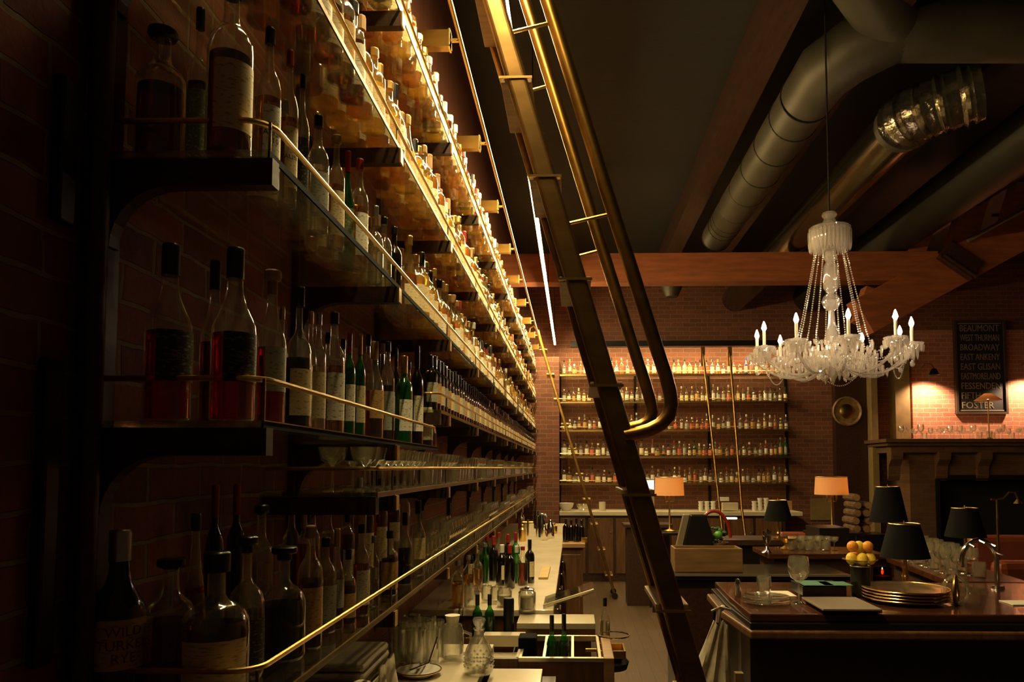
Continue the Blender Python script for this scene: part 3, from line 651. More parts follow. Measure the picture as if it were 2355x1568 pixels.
stem_me = stem_mb().mesh('wine_glass', ['glassware']); tum_me = tumbler_mb().mesh('tumbler', ['glassware']); coupe_me = coupe_mb().mesh('coupe_glass', ['glassware'])
short_me = tumbler_mb(.12,.03).mesh('highball_glass', ['glassware'])
def inst(me, name, loc, label, group, rot=(0,0,0), sc=1, cat='glass'):
    o = bpy.data.objects.new(name, me); COL.objects.link(o); o.location = loc; o.rotation_euler = rot
    if sc != 1: o.scale = (sc,)*3
    return tag(o, label, cat, group)
y = 2.14; i = 0
while y < 10.6:
    me, n = ((coupe_me,'coupe_glass'),(tum_me,'tumbler'),(short_me,'highball_glass'))[0 if y < 3 else (i//4) % 3]
    inst(me, n, (-.605,y,SH['glass'][0]), f'{n.replace("_"," ")} on the narrow glassware shelf, {span(y)}', 'glasses on the narrow shelf')
    if i % 2 == 0 and y < 6: inst(me, n, (-.71,y+.03,SH['glass'][0]), f'{n.replace("_"," ")} in second row of narrow glassware shelf, {span(y)}', 'glasses on the narrow shelf')
    y += .1; i += 1
y = 2.98; i = 0
while y < 11.0:
    me, n = ((short_me,'highball_glass'),(stem_me,'wine_glass'),(tum_me,'tumbler'))[(i//6) % 3]
    inst(me, n, (-.605,y,SH['bottom'][0]), f'{n.replace("_"," ")} on the lowest shelf past the bottles, {span(y)}', 'glasses on the lowest shelf')
    if y < 6.5: inst(me, n, (-.70,y+.04,SH['bottom'][0]), f'{n.replace("_"," ")} in second row of lowest shelf, {span(y)}', 'glasses on the lowest shelf')
    y += .092; i += 1
# ------------------------------------------------------------------ ladders
def ladder(y0, y1, c, x_top, name_lab, rail=True, zs=None, mat='bronze', hw=.034, hd=.016, foot=0.0):
    """stile line X = c - .29*(z-1.7)"""
    root = thing('rolling_ladder', name_lab, 'ladder', (c+.29*1.7, (y0+y1)/2, 0))
    ox, oy = c+.29*1.7, (y0+y1)/2
    X = lambda z: c-.29*(z-1.7)-ox
    zt = 1.7-(x_top-c)/.29
    for y in (y0, y1):
        yy = y-oy; m = MB()
        k = math.cos(math.atan(.29)); w = hw/k
        poly = [(X(.02)-w,.02),(X(.02)+w,.02),(X(zt)+w,zt),(X(zt)-w,zt)]
        m.prism(poly, 1, yy-hd, yy+hd); st = m.obj('stile', mat, root, bevel=.0145 if rail else .006); st.modifiers[0].segments = 4
    for z in zs:
        MB().box((X(z)-.052,y0-oy+hd,z-.012), (X(z)+.052,y1-oy-hd,z+.006)).obj('tread', 'wood_light' if rail else 'brass', root, bevel=.003)
        if rail:
            MB().box((X(z)-.054,y0-oy-hd-.004,z-.014), (X(z)+.054,y0-oy-hd,z-.006)).obj('tread_plate', 'brass', root)
    g = MB()
    for y in (y0, y1): g.tube([(X(zt),y-oy,zt-.02),(X(zt)-.05,y-oy,zt+.05),(X(zt)-.10,y-oy,zt+.02),(X(zt)-.11,y-oy,zt-.04)], .010, 8)
    g.obj('track_hook', 'brass', root)
    g = MB()
    for y in (y0, y1): g.prism([(X(.05)+.04*math.cos(a), .04+.04*math.sin(a)) for a in [2*PI*i/14 for i in range(14)]], 1, y-oy-.028, y-oy-.0165)
    g.obj('foot_wheel', 'black', root)
    return root, X, ox, oy, zt
zs0 = [1.7+(1075-py)/FPX*2.35 for py in (1635,1390,1130,880,632,388,150,-95,-335)]
zs0 = [z for z in zs0 if z > .2]+[.56]
lad, LXf, lox, loy, lzt = ladder(2.35, 2.75, .185, -.36, 'big dark ladder with brass handrails leaning across the aisle in front', zs=sorted(set(zs0)))
for y, c, yb in ((2.35, .378, 2.35), (2.75, .358, 2.75)):
    zt = 3.7; zb = at(1520, 905, y=y).z
    Xh = lambda z: c-.30*(z-1.7)-lox
    pts = [(Xh(zt)-.03,y-loy,zt+.05),(Xh(zt),y-loy,zt)]
    path = ((1515,815),(1531,862),(1541,900),(1544,930),(1537,956),(1519,976),(1493,989),(1465,997),(1436,1002)) if y < 2.5 else ((1467,830),(1484,880),(1496,922),(1500,948),(1492,968),(1474,979),(1440,987))
    pts += [(Xh(zt+(zb-zt)*t),y-loy,zt+(zb-zt)*t) for t in (.33,.66)]
    for (px_, py_) in path:
        q_ = at(px_, py_, y=y); pts.append((q_.x-lox, y-loy, q_.z))
    MB().tube(pts, .0225, 14).obj('handrail', 'brass_aged', lad)
    for py in (27, 492):
        z = 1.7+(1075-py)/FPX*2.35
        MB().tube([(Xh(z+.015),y-loy,z+.015),(LXf(z-.02)+.02,y-loy,z-.02)], .006, 8).obj('handrail_bracket', 'brass', lad)
ladder(9.72, 10.1, .06, -.47, 'narrow brass ladder leaning at the far end of the long shelves', rail=False, zs=[.3+.33*i for i in range(10)], mat='brass_aged', hw=.018, hd=.012)
# ------------------------------------------------------------------ back bar
BB = 11.62
bz = [at(1500, py, y=BB).z for py in (861, 924, 989, 1050, 1112)]
xl = at(1287, 1000, y=BB).x; xr = at(1822, 1000, y=BB).x
bbk = thing('back_bar_shelving', 'lit bottle shelving with five tiers across the far wall', 'shelving', (xl,BB,0))
W = xr-xl
for z in bz:
    s_ = MB().box((0,-.02,z-.014), (W,.30,z)).obj('shelf_board', 'glass_shelf', bbk)
    MB().tube([(0,-.03,z+.05),(W,-.03,z+.05)], .006, 6).obj('guard_rail', 'brass', s_)
    MB().box((0,-.026,z-.022), (W,-.02,z+.004)).obj('edge_strip', 'brass_dim', s_)
for t in (0,.335,.66,1):
    MB().box((W*t-.02,.305,1.03), (W*t+.02,.329,bz[0]+.02)).obj('upright_post', 'iron', bbk)
vz0 = at(1500, 797, y=BB-.25).z; vz1 = at(1500, 785, y=BB-.25).z
v0 = at(1312, 790, y=BB-.25).x-xl; v1 = at(1735, 790, y=BB-.25).x-xl
MB().box((v0,-.3,vz0), (v1+.5,-.22,vz1)).obj('valance', 'black', bbk)
MB().box((v0,-.219,vz1), (v1+.5,.329,vz1+.02)).obj('valance_top', 'wood_dark', bbk)
MB().box((v0+.05,-.16,vz0+.05), (v1+.45,-.12,vz0+.07)).obj('strip_light', 'led_back', bbk)
bcols = [
 ['m_yellow','m_gold','m_clear','m_clear','m_amber','m_yellow','m_clear','m_gold'],
 ['m_clear','m_gold','m_clear','m_amber','m_clear','m_gold'],
 ['m_clear','m_red','m_amber','m_clear','m_clear','m_brown'],
 ['m_clear','m_green','m_brown','m_clear','m_red','m_clear','m_brown'],
 ['m_clear','m_brown','m_clear','m_amber','m_clear','m_red']]
rb = random.Random(21)
BAY = ['left of the leaning ladder','behind the leaning ladder','between big ladder and first pole','between the two brass poles','right of the second brass pole']
def bay(x):
    px = 1318+FPX*x/BB
    return BAY[0] if px < 1345 else BAY[1] if px < 1480 else BAY[2] if px < 1625 else BAY[3] if px < 1690 else BAY[4]
used = 0
for si, z in enumerate(bz):
    x = xl+.07
    while x < xr-.06:
        px = 1318+FPX*x/BB
        lq = rb.choice(bcols[si]); k = rb.choice(['round','bordeaux','square','squat','long','round']); cp = rb.choice(['cap_black','cap_white','cap_silver','cap_red','cap_gold','cap_black']); lb_ = rb.choice(['lab_white','lab_cream','lab_white','lab_grey','lab_red','lab_tan'])
        h = rb.uniform(.17,.28); r = rb.uniform(.028,.038)
        if si == 0 and 1555 < px < 1600: lq = 'm_yellow'; lb_ = 'lab_cream'; k = 'square'; h = .24
        if si == 0 and 1714 < px < 1726: lq = 'm_blue'; h = .27; k = 'round'; cp = 'cap_blue'; lb_ = 'lab_grey'
        elif si == 0 and 1640 < px < 1652: lq = 'm_red'; k = 'square'
        if si == 1 and 1560 < px < 1600: lq = 'm_clear'; lb_ = 'lab_cream'; k = 'squat'; h = .25
        if si == 2 and (1530 < px < 1545 or 1555 < px < 1566): lq = 'm_red'; k = 'pear'
        if si == 3 and px > 1790: lq = 'm_green'; h = .3
        sp = (k, GG if lq == 'm_green' else ('glass_far' if lq in ('m_gold','m_amber','m_yellow') else G), lq, cp, lb_)
        lab = f'{colname(sp)} bottle, {CAPN[cp]} top, {["top","second","third","fourth","bottom"][si]} far tier, {bay(x)}'
        far_bottle(sp, r, h, (x,BB+.06,z+.0015), rb.uniform(-.8,.2)-.5, lab, 'bottles on the far shelving', name='liqueur_bottle', seg=10)
        x += r*2+rb.uniform(.006,.03)
# brass ladders at the back bar
def brass_pole(px0, px1, lab):
    a = at(px0, 800, y=BB-.30); b = at(px1, 1170, y=BB-.75)
    d = b-a; e = a + d*((a.z-.01)/(a.z-b.z)) if False else Vector((b.x, b.y-.3, .92))
    root = thing('brass_ladder', lab, 'ladder', (b.x,b.y,0))
    f = Vector((b.x,b.y,0))
    MB().tube([tuple(a-f), tuple(b-f), (b.x-f.x+.03,b.y-f.y-.45,0.0)], .018, 10).obj('stile', 'brass_aged', root)
    MB().box((a.x-f.x-.03,a.y-f.y-.03,a.z-.28), (a.x-f.x+.03,a.y-f.y+.03,a.z+.02)).obj('top_clamp', 'brass', root)
    return root
brass_pole(1616, 1655, 'slanting brass pole in front of the far shelving, first of two')
brass_pole(1678, 1706, 'slanting brass pole in front of the far shelving, second of two')
# counter under it
cz_ = at(1500, 1176, y=11.2).z
cr = thing('back_counter', 'long back counter with pale stone top under the far shelving', 'counter', (xl,11.15,0))
cw = at(1846, 1176, y=11.15).x-xl
MB().box((.005,0,cz_-.06), (cw,.78,cz_)).obj('stone_top', 'stone_light', cr, bevel=.004)
MB().box((.01,.04,0), (cw-.25,.76,cz_-.061)).obj('cabinet_body', 'wood_dark', cr)
n = 8
for i in range(n):
    w = (cw-.29)/n
    d_ = MB().box((w*i+.02,.018,.12), (w*(i+1)-.02,.039,cz_-.1)).obj('cabinet_door', 'wood_cab', cr, bevel=.004)
    MB().ball((w*i+w-.06,.008,cz_*.7), .014, 8, 5).obj('knob', 'brass', d_)
def bowl(px, w, lab, y=11.35, mat='porcelain', h=.12):
    r = w/2*y/FPX; P = at(px, 1175, y=y)
    o = MB().lathe([(1e-4,0),(r*.5,0),(r*.5,.01),(r*.85,h*.5),(r,h),(r*.95,h),(r*.8,h*.55),(1e-4,.02)], 20).obj('mixing_bowl', mat, loc=(P.x,y,cz_)); tag(o, lab, 'bowl'); return o
bowl(1302, 36, 'white bowl on the back counter beside the brick pier'); bowl(1341, 32, 'glass bowl on the back counter, second from the brick pier', mat='glassware', h=.11)
def boxo(name, px0, py0, px1, py1, y, d, mat, lab, cat, bevel=.003):
    a = at(px0, py0, y=y); b = at(px1, py1, y=y)
    o = MB().box((0,0,0), (b.x-a.x,d,a.z-b.z)).obj(name, mat, loc=(a.x,y,b.z), bevel=bevel); tag(o, lab, cat); return o
o = MB().lathe([(1e-4,0),(.05,0),(.05,.14),(.046,.14),(.046,.01),(1e-4,.01)], 16).obj('canister', 'stone_light', loc=(at(1385,1160,y=11.3).x,11.3,cz_)); tag(o, 'pale canister on the back counter beside the far brass ladder', 'canister')
cupme = MB().lathe([(1e-4,0),(.028,0),(.03,.005),(.042,.055),(.039,.055),(.026,.008),(1e-4,.008)], 12).mesh('coffee_cup', ['porcelain'])
for i, px in enumerate((1612, 1626, 1640)):
    for k in range(3): inst(cupme, 'coffee_cup', (at(px,1175,y=11.4).x,11.4,cz_+.045*k), 'white cup in the stacked cups on the back counter between the poles', 'stacked cups between the poles', cat='cup')
for i, px in enumerate((1735, 1748, 1762, 1775)):
    for k in range(4 if i in (1,2) else 3): inst(cupme, 'coffee_cup', (at(px,1175,y=11.38).x,11.38,cz_+.047*k), 'white cup in the tall cup pile right of the second pole', 'stacked cups right of the poles', cat='cup')
pw_ = MB().lathe([(1e-4,0),(.06,0),(.10,.014),(.096,.014),(.06,.004),(1e-4,.004)], 18).mesh('dinner_plate', ['porcelain'])
for k in range(6): inst(pw_, 'dinner_plate', (at(1676,1175,y=11.4).x,11.4,cz_+.012*k), 'white plate in the stack on the back counter behind the second pole', 'plate stack on the back counter', cat='plate')
boxo('takeaway_box', 1652, 1143, 1677, 1152, 11.3, .1, 'porcelain', 'small white box standing above the plates on the back counter', 'box')
boxo('takeaway_box', 1662, 1156, 1698, 1174, 11.25, .1, 'stone_light', 'long pale box on the back counter between the poles', 'box')
boxo('wooden_box', 1808, 1152, 1822, 1171, 11.3, .1, 'wood_light', 'small orange wooden box at the end of the back counter', 'box')
# ------------------------------------------------------------------ lamps
def table_lamp(px, top, bot, wpx, base_py, y, lab, cream=True):
    P = at(px, base_py, y=y); zt = at(px, top, y=y).z-P.z; zb = at(px, bot, y=y).z-P.z; r = wpx/2*y/FPX
    root = thing('table_lamp', lab, 'lamp', tuple(P), group=None)
    if cream:
        sh = MB(); sh.lathe([(r*.93,zt),(r,zb),(r-.003,zb),(r*.93-.003,zt)], 32); sh.f = [f for f in sh.f if len(f) == 4]; sh.m = sh.m[:len(sh.f)]; sh.sm = sh.sm[:len(sh.f)]
        sh.obj('lamp_shade', 'shade_cream', root)
        MB().tube([(r*.935*math.cos(a), r*.935*math.sin(a), zt) for a in [2*PI*i/32 for i in range(32)]], .004, 6, closed=True).obj('shade_rim', 'brass', root)
        g = MB().lathe([(1e-4,0),(.07,0),(.07,.012),(.02,.03),(.011,.05),(.011,zb-.05),(.02,zb-.04),(.02,zb-.03),(1e-4,zb-.03)], 16); g.obj('lamp_base', 'brass', root)
        for s in (-1, 0, 1):
            g = MB().tube([(0,0,zb-.07),(s*.045,-.01,zb-.075),(s*.05,-.01,zb-.05)], .004, 6).tube([(s*.05,-.01,zb-.055),(s*.05,-.01,zb+.03)], .011, 8); g.obj('candle_arm', 'brass', root)
            MB().ball((s*.05,-.01,zb+.055), .016, 8, 6, sz=1.5).obj('bulb', 'bulb_lamp', root)
    else:
        sh = MB(); sh.lathe([(r*.62,zt),(r,zb),(r-.003,zb),(r*.62-.003,zt)], 32); sh.f = [f for f in sh.f if len(f) == 4]; sh.m = sh.m[:len(sh.f)]; sh.sm = sh.sm[:len(sh.f)]
        sh.obj('lamp_shade', 'shade_black', root)
        MB().tube([(r*.62*math.cos(a), r*.62*math.sin(a), zt) for a in [2*PI*i/32 for i in range(32)]], .003, 6, closed=True).obj('shade_rim', 'brass', root)
        MB().lathe([(1e-4,0),(.05,0),(.05,.01),(.018,.02),(.014,.035),(.02,.05),(.012,.07),(.015,zb*.6),(.01,zb*.75),(.01,zb+.01),(.006,zb+.02),(.003,zt+.012),(1e-4,zt+.02)], 16).obj('lamp_base', 'brass', root)
        MB().ball((0,0,(zb+zt)/2), .02, 8, 6, sz=1.4).obj('bulb', 'bulb_warm', root)
    return root
table_lamp(1540, 1097, 1139, 68, 1222, 9.0, 'cream-shaded table lamp left of the crate, glowing orange')
table_lamp(1914, 1096, 1137, 74, 1222, 8.0, 'cream-shaded table lamp near the stacked firewood, glowing')
table_lamp(1790, 1150, 1197, 64, 1239, 6.6, 'small black-shaded lamp with brass stem on the far arm of the bar', cream=False)
table_lamp(2083, 1204, 1281, 106, 1346, 4.0, 'large black-shaded brass lamp on the bar, nearest of the black ones', cream=False)
table_lamp(2222, 1168, 1234, 86, 1290, 5.0, 'black-shaded lamp in front of the fireplace opening', cream=False)
table_lamp(2045, 1119, 1200, 82, 1262, 5.9, 'black-shaded lamp with a brightly lit top beside the firewood', cream=False)
# lamp tables under the cream lamps
for px, y, lab in ((1540, 9.0, 'dark side table under the cream lamp left of the crate'), (1914, 8.0, 'dark stand under the cream lamp near the firewood')):
    P = at(px, 1222, y=y); t = thing('side_table', lab, 'table', (P.x,y,0))
    MB().box((-.25,-.2,P.z-.03), (.25,.2,P.z)).obj('table_top', 'black_paint', t, bevel=.004)
    for sx in (-1,1):
        for sy in (-1,1): MB().box((sx*.21-.02,sy*.16-.02,0), (sx*.21+.02,sy*.16+.02,P.z-.031)).obj('leg', 'black_paint', t)
# ------------------------------------------------------------------ fireplace, sign, sconces, medallion
FY = 11.2
a = at(2100, 1040, y=FY); mz = at(2100, 1010, y=FY).z
fx0 = at(2092, 1100, y=FY).x; op0 = at(2150, 1100, y=FY).x; opz = at(2150, 1092, y=FY).z
fp = thing('fireplace', 'wide brick fireplace with a heavy mantel shelf and dark opening', 'fireplace', (fx0,FY,0))
fw = 8.6-fx0
MB().box((0,0,0), (op0-fx0,.69,mz-.2)).obj('left_jamb', 'brick_tan', fp)
MB().box((op0-fx0,0,opz), (fw,.69,mz-.2)).obj('breast', 'brick_tan', fp)
MB().box((op0-fx0,.3,0), (fw,.6,opz-.001)).obj('firebox', 'soot', fp)
MB().box((op0-fx0,-.02,opz-.07), (fw,.0-.001,opz)).obj('lintel_frame', 'iron', fp)
MB().box((op0-fx0,-.02,0), (op0-fx0+.06,-.001,opz-.071)).obj('opening_frame', 'iron', fp)
ml = at(2030, 1020, y=FY-.1).x-fx0
MB().box((ml,-.22,mz-.05), (fw,.68,mz)).box((ml+.05,-.16,mz-.1), (fw,.68,mz-.05)).box((ml+.12,-.1,mz-.2), (fw,.68,mz-.1)).obj('mantel_shelf', 'brick_tan', fp)
for px in (2060, 2170, 2265):
    cx_ = at(px, 1060, y=FY-.1).x-fx0
    MB().prism([(-.16,mz-.2),(0.0,mz-.2),(0.0,mz-.62),(-.04,mz-.55),(-.06,mz-.4),(-.15,mz-.3)], 0, cx_-.09, cx_+.09).obj('corbel', 'brick_tan', fp, bevel=.006)
rg = random.Random(3)
for i in range(26):
    px = 2072+i*11.2; me, n_ = ((stem_me,'wine_glass'),(tum_me,'tumbler'),(coupe_me,'coupe_glass'))[rg.randrange(3)]
    P = at(px, 1008, y=FY-.08); inst(me, n_, (P.x,FY-.1+.04*(i % 2),mz), f'{n_.replace("_"," ")} among the crowded glasses on the mantel', 'glasses on the mantel', sc=rg.uniform(.95,1.4))
# sign
SYY = 11.86
a = at(2192, 736, y=SYY); b = at(2318, 952, y=SYY)
sg = thing('destination_sign', 'tall framed black sign listing street names in pale capitals', 'sign', (a.x,SYY,b.z)); sw, shh = b.x-a.x, a.z-b.z
MB().box((0,.0,0), (sw,.03,shh)).obj('panel', 'sign_black', sg)
g = MB(); t_ = .035
g.box((0,-.03,0),(t_,.0-.001,shh)).box((sw-t_,-.03,0),(sw,-.001,shh)).box((t_,-.03,0),(sw-t_,-.001,t_)).box((t_,-.03,shh-t_),(sw-t_,-.001,shh)); g.obj('frame', 'sign_frame', sg)
LN = ['BEAUMONT','WEST THURMAN','BROADWAY','EAST ANKENY','EAST GLISAN','EASTMORELAND','FESSENDEN','FIFTH','FOSTER']
for i, s in enumerate(LN):
    me = text_mesh(s, .155, 'lettering', 'sign_letter', .002, 'LEFT')
    xs = [v.co.x for v in me.vertices]; x0_, x1_ = min(xs), max(xs); tw = sw*.76 if len(s) > 5 else sw*.36; k = tw/(x1_-x0_); 
    if s == 'FOSTER': k = sw*.62/(x1_-x0_)
    zc = shh-.085-(shh-.12)/9*(i+.82)+.03
    for v in me.vertices: v.co = ((v.co.x-x0_)*k+sw*.12, -.004-v.co.z, zc+v.co.y*.95)
    o = bpy.data.objects.new('lettering', me); COL.objects.link(o); o.parent = sg
MB().box((.06,-.008,.05),(sw-.06,-.001,.065)).box((.06,-.008,shh-.065),(sw-.06,-.001,shh-.05)).obj('pale_border_line', 'sign_letter', sg)
# medallion
P = at(1951, 945, y=11.72)
md = thing('wall_medallion', 'round ochre medallion hanging on the dark pier', 'wall ornament', (P.x,11.79,P.z))
rM = 34*11.7/FPX
def ydisc(m, prof, seg=40):
    t = MB().lathe(prof, seg); m2 = MB(); m2.v = [(x, -z, y) for x, y, z in t.v]; m2.f = t.f; m2.m = t.m; m2.sm = t.sm; return m2
ydisc(None, [(1e-4,0),(rM,0),(rM,.03),(rM*.93,.045),(rM*.84,.03),(rM*.82,.02),(1e-4,.02)]).obj('rim_and_disc', 'medallion', md)
ydisc(None, [(1e-4,.02),(rM*.5,.022),(rM*.4,.035),(rM*.15,.045),(1e-4,.045)], 24).obj('raised_centre', 'brass_dim', md)
def sconce(px, py, lab, e=60):
    P = at(px, py, y=11.55); root = thing('gooseneck_sconce', lab, 'wall lamp', tuple(P))
    MB().tube([(-.03,.34,.12),(-.03,.2,.17),(-.01,.06,.14),(0,0,.06)], .008, 8).obj('arm', 'brass_dim', root)
    sh = MB(); sh.lathe([(.02,.06),(.035,.055),(.08,-.04),(.077,-.04),(.033,.05)], 20); sh.obj('metal_shade', 'black', root)
    MB().ball((0,0,-.0), .022, 8, 6).obj('bulb', 'bulb_lamp', root)
    ld = bpy.data.lights.new('sconce_light', 'SPOT'); ld.energy = e; ld.color = (1,.62,.36); ld.spot_size = math.radians(130); ld.spot_blend = .6; ld.shadow_soft_size = .03
    lo = bpy.data.objects.new('sconce_light', ld); COL.objects.link(lo); lo.parent = root; lo.location = (0,0,-.06); lo.rotation_euler = (math.radians(18),0,0)
    return root
sconce(2148, 856, 'gooseneck wall lamp left of the street name sign', 130); sconce(2385, 850, 'gooseneck wall lamp right of the street name sign', 130)
# pale cone lamp on the mantel
P = at(2275, 1006, y=FY-.05)
lp = thing('mantel_lamp', 'slender lamp with a small pale shade on the mantel before the sign', 'lamp', (P.x,FY-.05,mz))
MB().lathe([(1e-4,0),(.05,0),(.05,.01),(.008,.03),(.008,.62),(1e-4,.62)], 12).obj('stem', 'brass_dim', lp)
MB().lathe([(.05,.68),(.19,.58),(.186,.58),(.05,.675)], 24).obj('shade', 'shade_cream', lp); MB().ball((0,0,.61),.02,8,6).obj('bulb', 'bulb_lamp', lp)
# ------------------------------------------------------------------ chandelier
CY = 5.0
Pc = at(1914, 800, y=CY); cz0 = Pc.z; k_ = CY/FPX
ch = thing('crystal_chandelier', 'large crystal chandelier with lit candle bulbs and bead strands', 'chandelier', (Pc.x,CY,cz0))
zz = lambda py: (800-py)*k_
g = MB().tube([(0,0,zz(480)),(0,0,CZ-cz0-.01)], .006, 6); g.obj('hanging_cable', 'iron', ch)
MB().lathe([(1e-4,zz(522)),(.03,zz(520)),(.05,zz(508)),(.035,zz(498)),(.052,zz(490)),(.045,zz(484)),(1e-4,zz(483))], 12).obj('top_finial', 'crystal', ch)
g = MB(); g.lathe([(1e-4,zz(518)),(.13,zz(518)),(.138,zz(521)),(.13,zz(524)),(1e-4,zz(524))], 20)
g.obj('canopy_ring', 'crystal', ch)
prism_me = MB().lathe([(1e-4,0),(.009,-.008),(.0075,-.05),(.004,-.062),(1e-4,-.07)], 5)
g = MB()
for i in range(32):
    a = 2*PI*i/32
    for rr, l_ in ((.134,2.1),(.10,2.3)): g.add(prism_me, (rr*math.cos(a+rr*9), rr*math.sin(a+rr*9), zz(524)), (1.25,1.25,l_))
o = g.obj('canopy_prism', 'crystal', ch, kind='stuff')
MB().lathe([(1e-4,zz(578)),(.035,zz(576)),(.045,zz(590)),(.03,zz(600)),(.05,zz(612)),(.052,zz(660)),(.035,zz(668)),(.02,zz(674)),(.05,zz(680)),(.066,zz(692)),(.05,zz(706)),(.02,zz(714)),(.025,zz(740)),(.045,zz(770)),(.06,zz(785)),(.03,zz(800)),(1e-4,zz(802))][::-1], 10).obj('centre_column', 'crystal', ch)
MB().lathe([(1e-4,zz(884)),(.012,zz(880)),(.02,zz(872)),(.03,zz(866)),(.085,zz(840)),(.09,zz(825)),(.06,zz(805)),(.03,zz(795)),(1e-4,zz(794))], 12).obj('centre_bowl', 'crystal', ch)
NA = 10; RA = .50; rgc = random.Random(14)
def beads(m, pts, r, n):
    ln = [0]
    for i in range(1, len(pts)): ln.append(ln[-1]+(Vector(pts[i])-Vector(pts[i-1])).length)
    for k in range(n):
        s = ln[-1]*k/(n-1); j = 1
        while j < len(ln)-1 and ln[j] < s: j += 1
        t = (s-ln[j-1])/max(1e-6, ln[j]-ln[j-1]); m.ball(lerp(pts[j-1], pts[j], t), r, 5, 3)
for i in range(NA):
    a = math.radians(10+36*i); ca, sa = math.cos(a), math.sin(a); R_ = RA if i % 2 == 0 else RA*.97; zc = zz(808)
    pts = []
    for t in range(13):
        u = t/12; rr = .04+(R_-.04)*u; z = zz(835)-.10*math.sin(u*PI*.9)*(1-.0*u)+(zc-zz(835)-.02)*u**2.2
        pts.append((rr*ca, rr*sa, z))
    ar = MB().tube(pts, [.013-.004*(t/12) for t in range(13)], 8).obj('candle_arm', 'crystal', ch)
    x, y_ = R_*ca, R_*sa
    MB().lathe([(1e-4,-.03),(.012,-.028),(.02,-.01),(.066,.004),(.074,.018),(.05,.008),(.02,.008),(.022,.03),(1e-4,.03)], 12).obj('drip_pan', 'crystal', ar, loc=(x,y_,zc))
    g = MB()
    for k in range(12):
        b_ = 2*PI*k/12; g.add(prism_me, (.066*math.cos(b_), .066*math.sin(b_), .008), (1.3,1.3,rgc.uniform(.3,1.0)))
    for k in range(7):
        b_ = 2*PI*k/7; g.add(prism_me, (.035*math.cos(b_), .035*math.sin(b_), -.01), (1.3,1.3,rgc.uniform(.5,1.3)))
    g.obj('prism', 'crystal', ar, loc=(x,y_,zc), kind='stuff')
    MB().lathe([(1e-4,.02),(.0105,.02),(.0105,.125),(1e-4,.125)], 10).obj('candle_tube', 'candle_wax', ar, loc=(x,y_,zc))
    lit = i not in (2,)
    MB().lathe([(1e-4,.125),(.009,.127),(.017,.145),(.012,.165),(.004,.187),(1e-4,.192)], 10).obj('bulb', 'bulb' if lit else 'glassware', ar, loc=(x,y_,zc))
    MB().ball((x,y_,zc-.115), .017, 8, 6, sz=1.3).obj('pendant_ball', 'crystal', ar)
for i in range(NA):
    a = math.radians(10+36*i); b_ = math.radians(10+36*(i+1))
    g = MB(); beads(g, rope((.44*math.cos(a),.44*math.sin(a),zz(840)), (.44*math.cos(b_),.44*math.sin(b_),zz(840)), .10 if i % 2 else .06, 10), .0052, 26); g.obj('bead_swag', 'crystal', ch)
    g = MB(); beads(g, rope((.10*math.cos(a),.10*math.sin(a),zz(575)), (.24*math.cos(a),.24*math.sin(a),zz(800)), .02, 10), .0065, 44); g.obj('bead_strand', 'crystal', ch)
    g = MB(); beads(g, rope((.10*math.cos(a),.10*math.sin(a),zz(812)), (.42*math.cos(b_),.42*math.sin(b_),zz(818)), .05, 10), .006, 26); g.obj('bead_swag', 'crystal', ch)
rg = random.Random(8); g = MB()
for i in range(420):
    a = rg.uniform(0,2*PI); rr = rg.uniform(.05,.40); z = zz(rg.uniform(785,850)); g.add(prism_me, (rr*math.cos(a), rr*math.sin(a), z), (1.1,1.1,rg.uniform(.5,1)))
g.obj('hanging_prism', 'crystal', ch, kind='stuff')
# ------------------------------------------------------------------ U-shaped bar
BT = 1.07
bar_pts_front = [at(1725, 1411, z=BT), at(1678, 1373, z=BT)]
yf = bar_pts_front[0].y
P1 = bar_pts_front[0]; P2 = bar_pts_front[1]
bar = thing('bar_counter', 'dark polished bar counter with clipped corner, set with plates and menus', 'counter', (P2.x,yf,0))
bx, by = P2.x, yf
def rel(poly): return [(p[0]-bx, p[1]-by) for p in poly]
top_poly = [(P1.x,yf),(P2.x,yf+.42),(P2.x+.02,4.15),(3.2,4.15),(3.2,yf)]
MB().prism(rel(top_poly), 2, BT-.035, BT).obj('polished_top', 'wood_bar', bar, bevel=.006)
def grow(poly, d): return [(poly[0][0]-d*.2,poly[0][1]-d),(poly[1][0]-d,poly[1][1]-d*.4),(poly[2][0]-d,poly[2][1]),(poly[3][0],poly[3][1]),(poly[4][0],poly[4][1]-d)]
MB().prism(rel(grow(top_poly,.045)), 2, BT-.10, BT-.065).obj('lower_moulding', 'wood_cab', bar, bevel=.008)
MB().prism(rel(grow(top_poly,.02)), 2, BT-.065, BT-.036).obj('upper_moulding', 'black_paint', bar, bevel=.004)
MB().prism(rel(grow(top_poly,-.06)), 2, 0, BT-.101).obj('bar_front', 'black_paint', bar)
o = MB().box((0,0,0),(.035,.035,.82)).obj('corner_post', 'plaster_tan', loc=(at(1684,1500,y=3.3).x,3.24,0)); tag(o, 'beige post under the clipped corner of the bar', 'post')
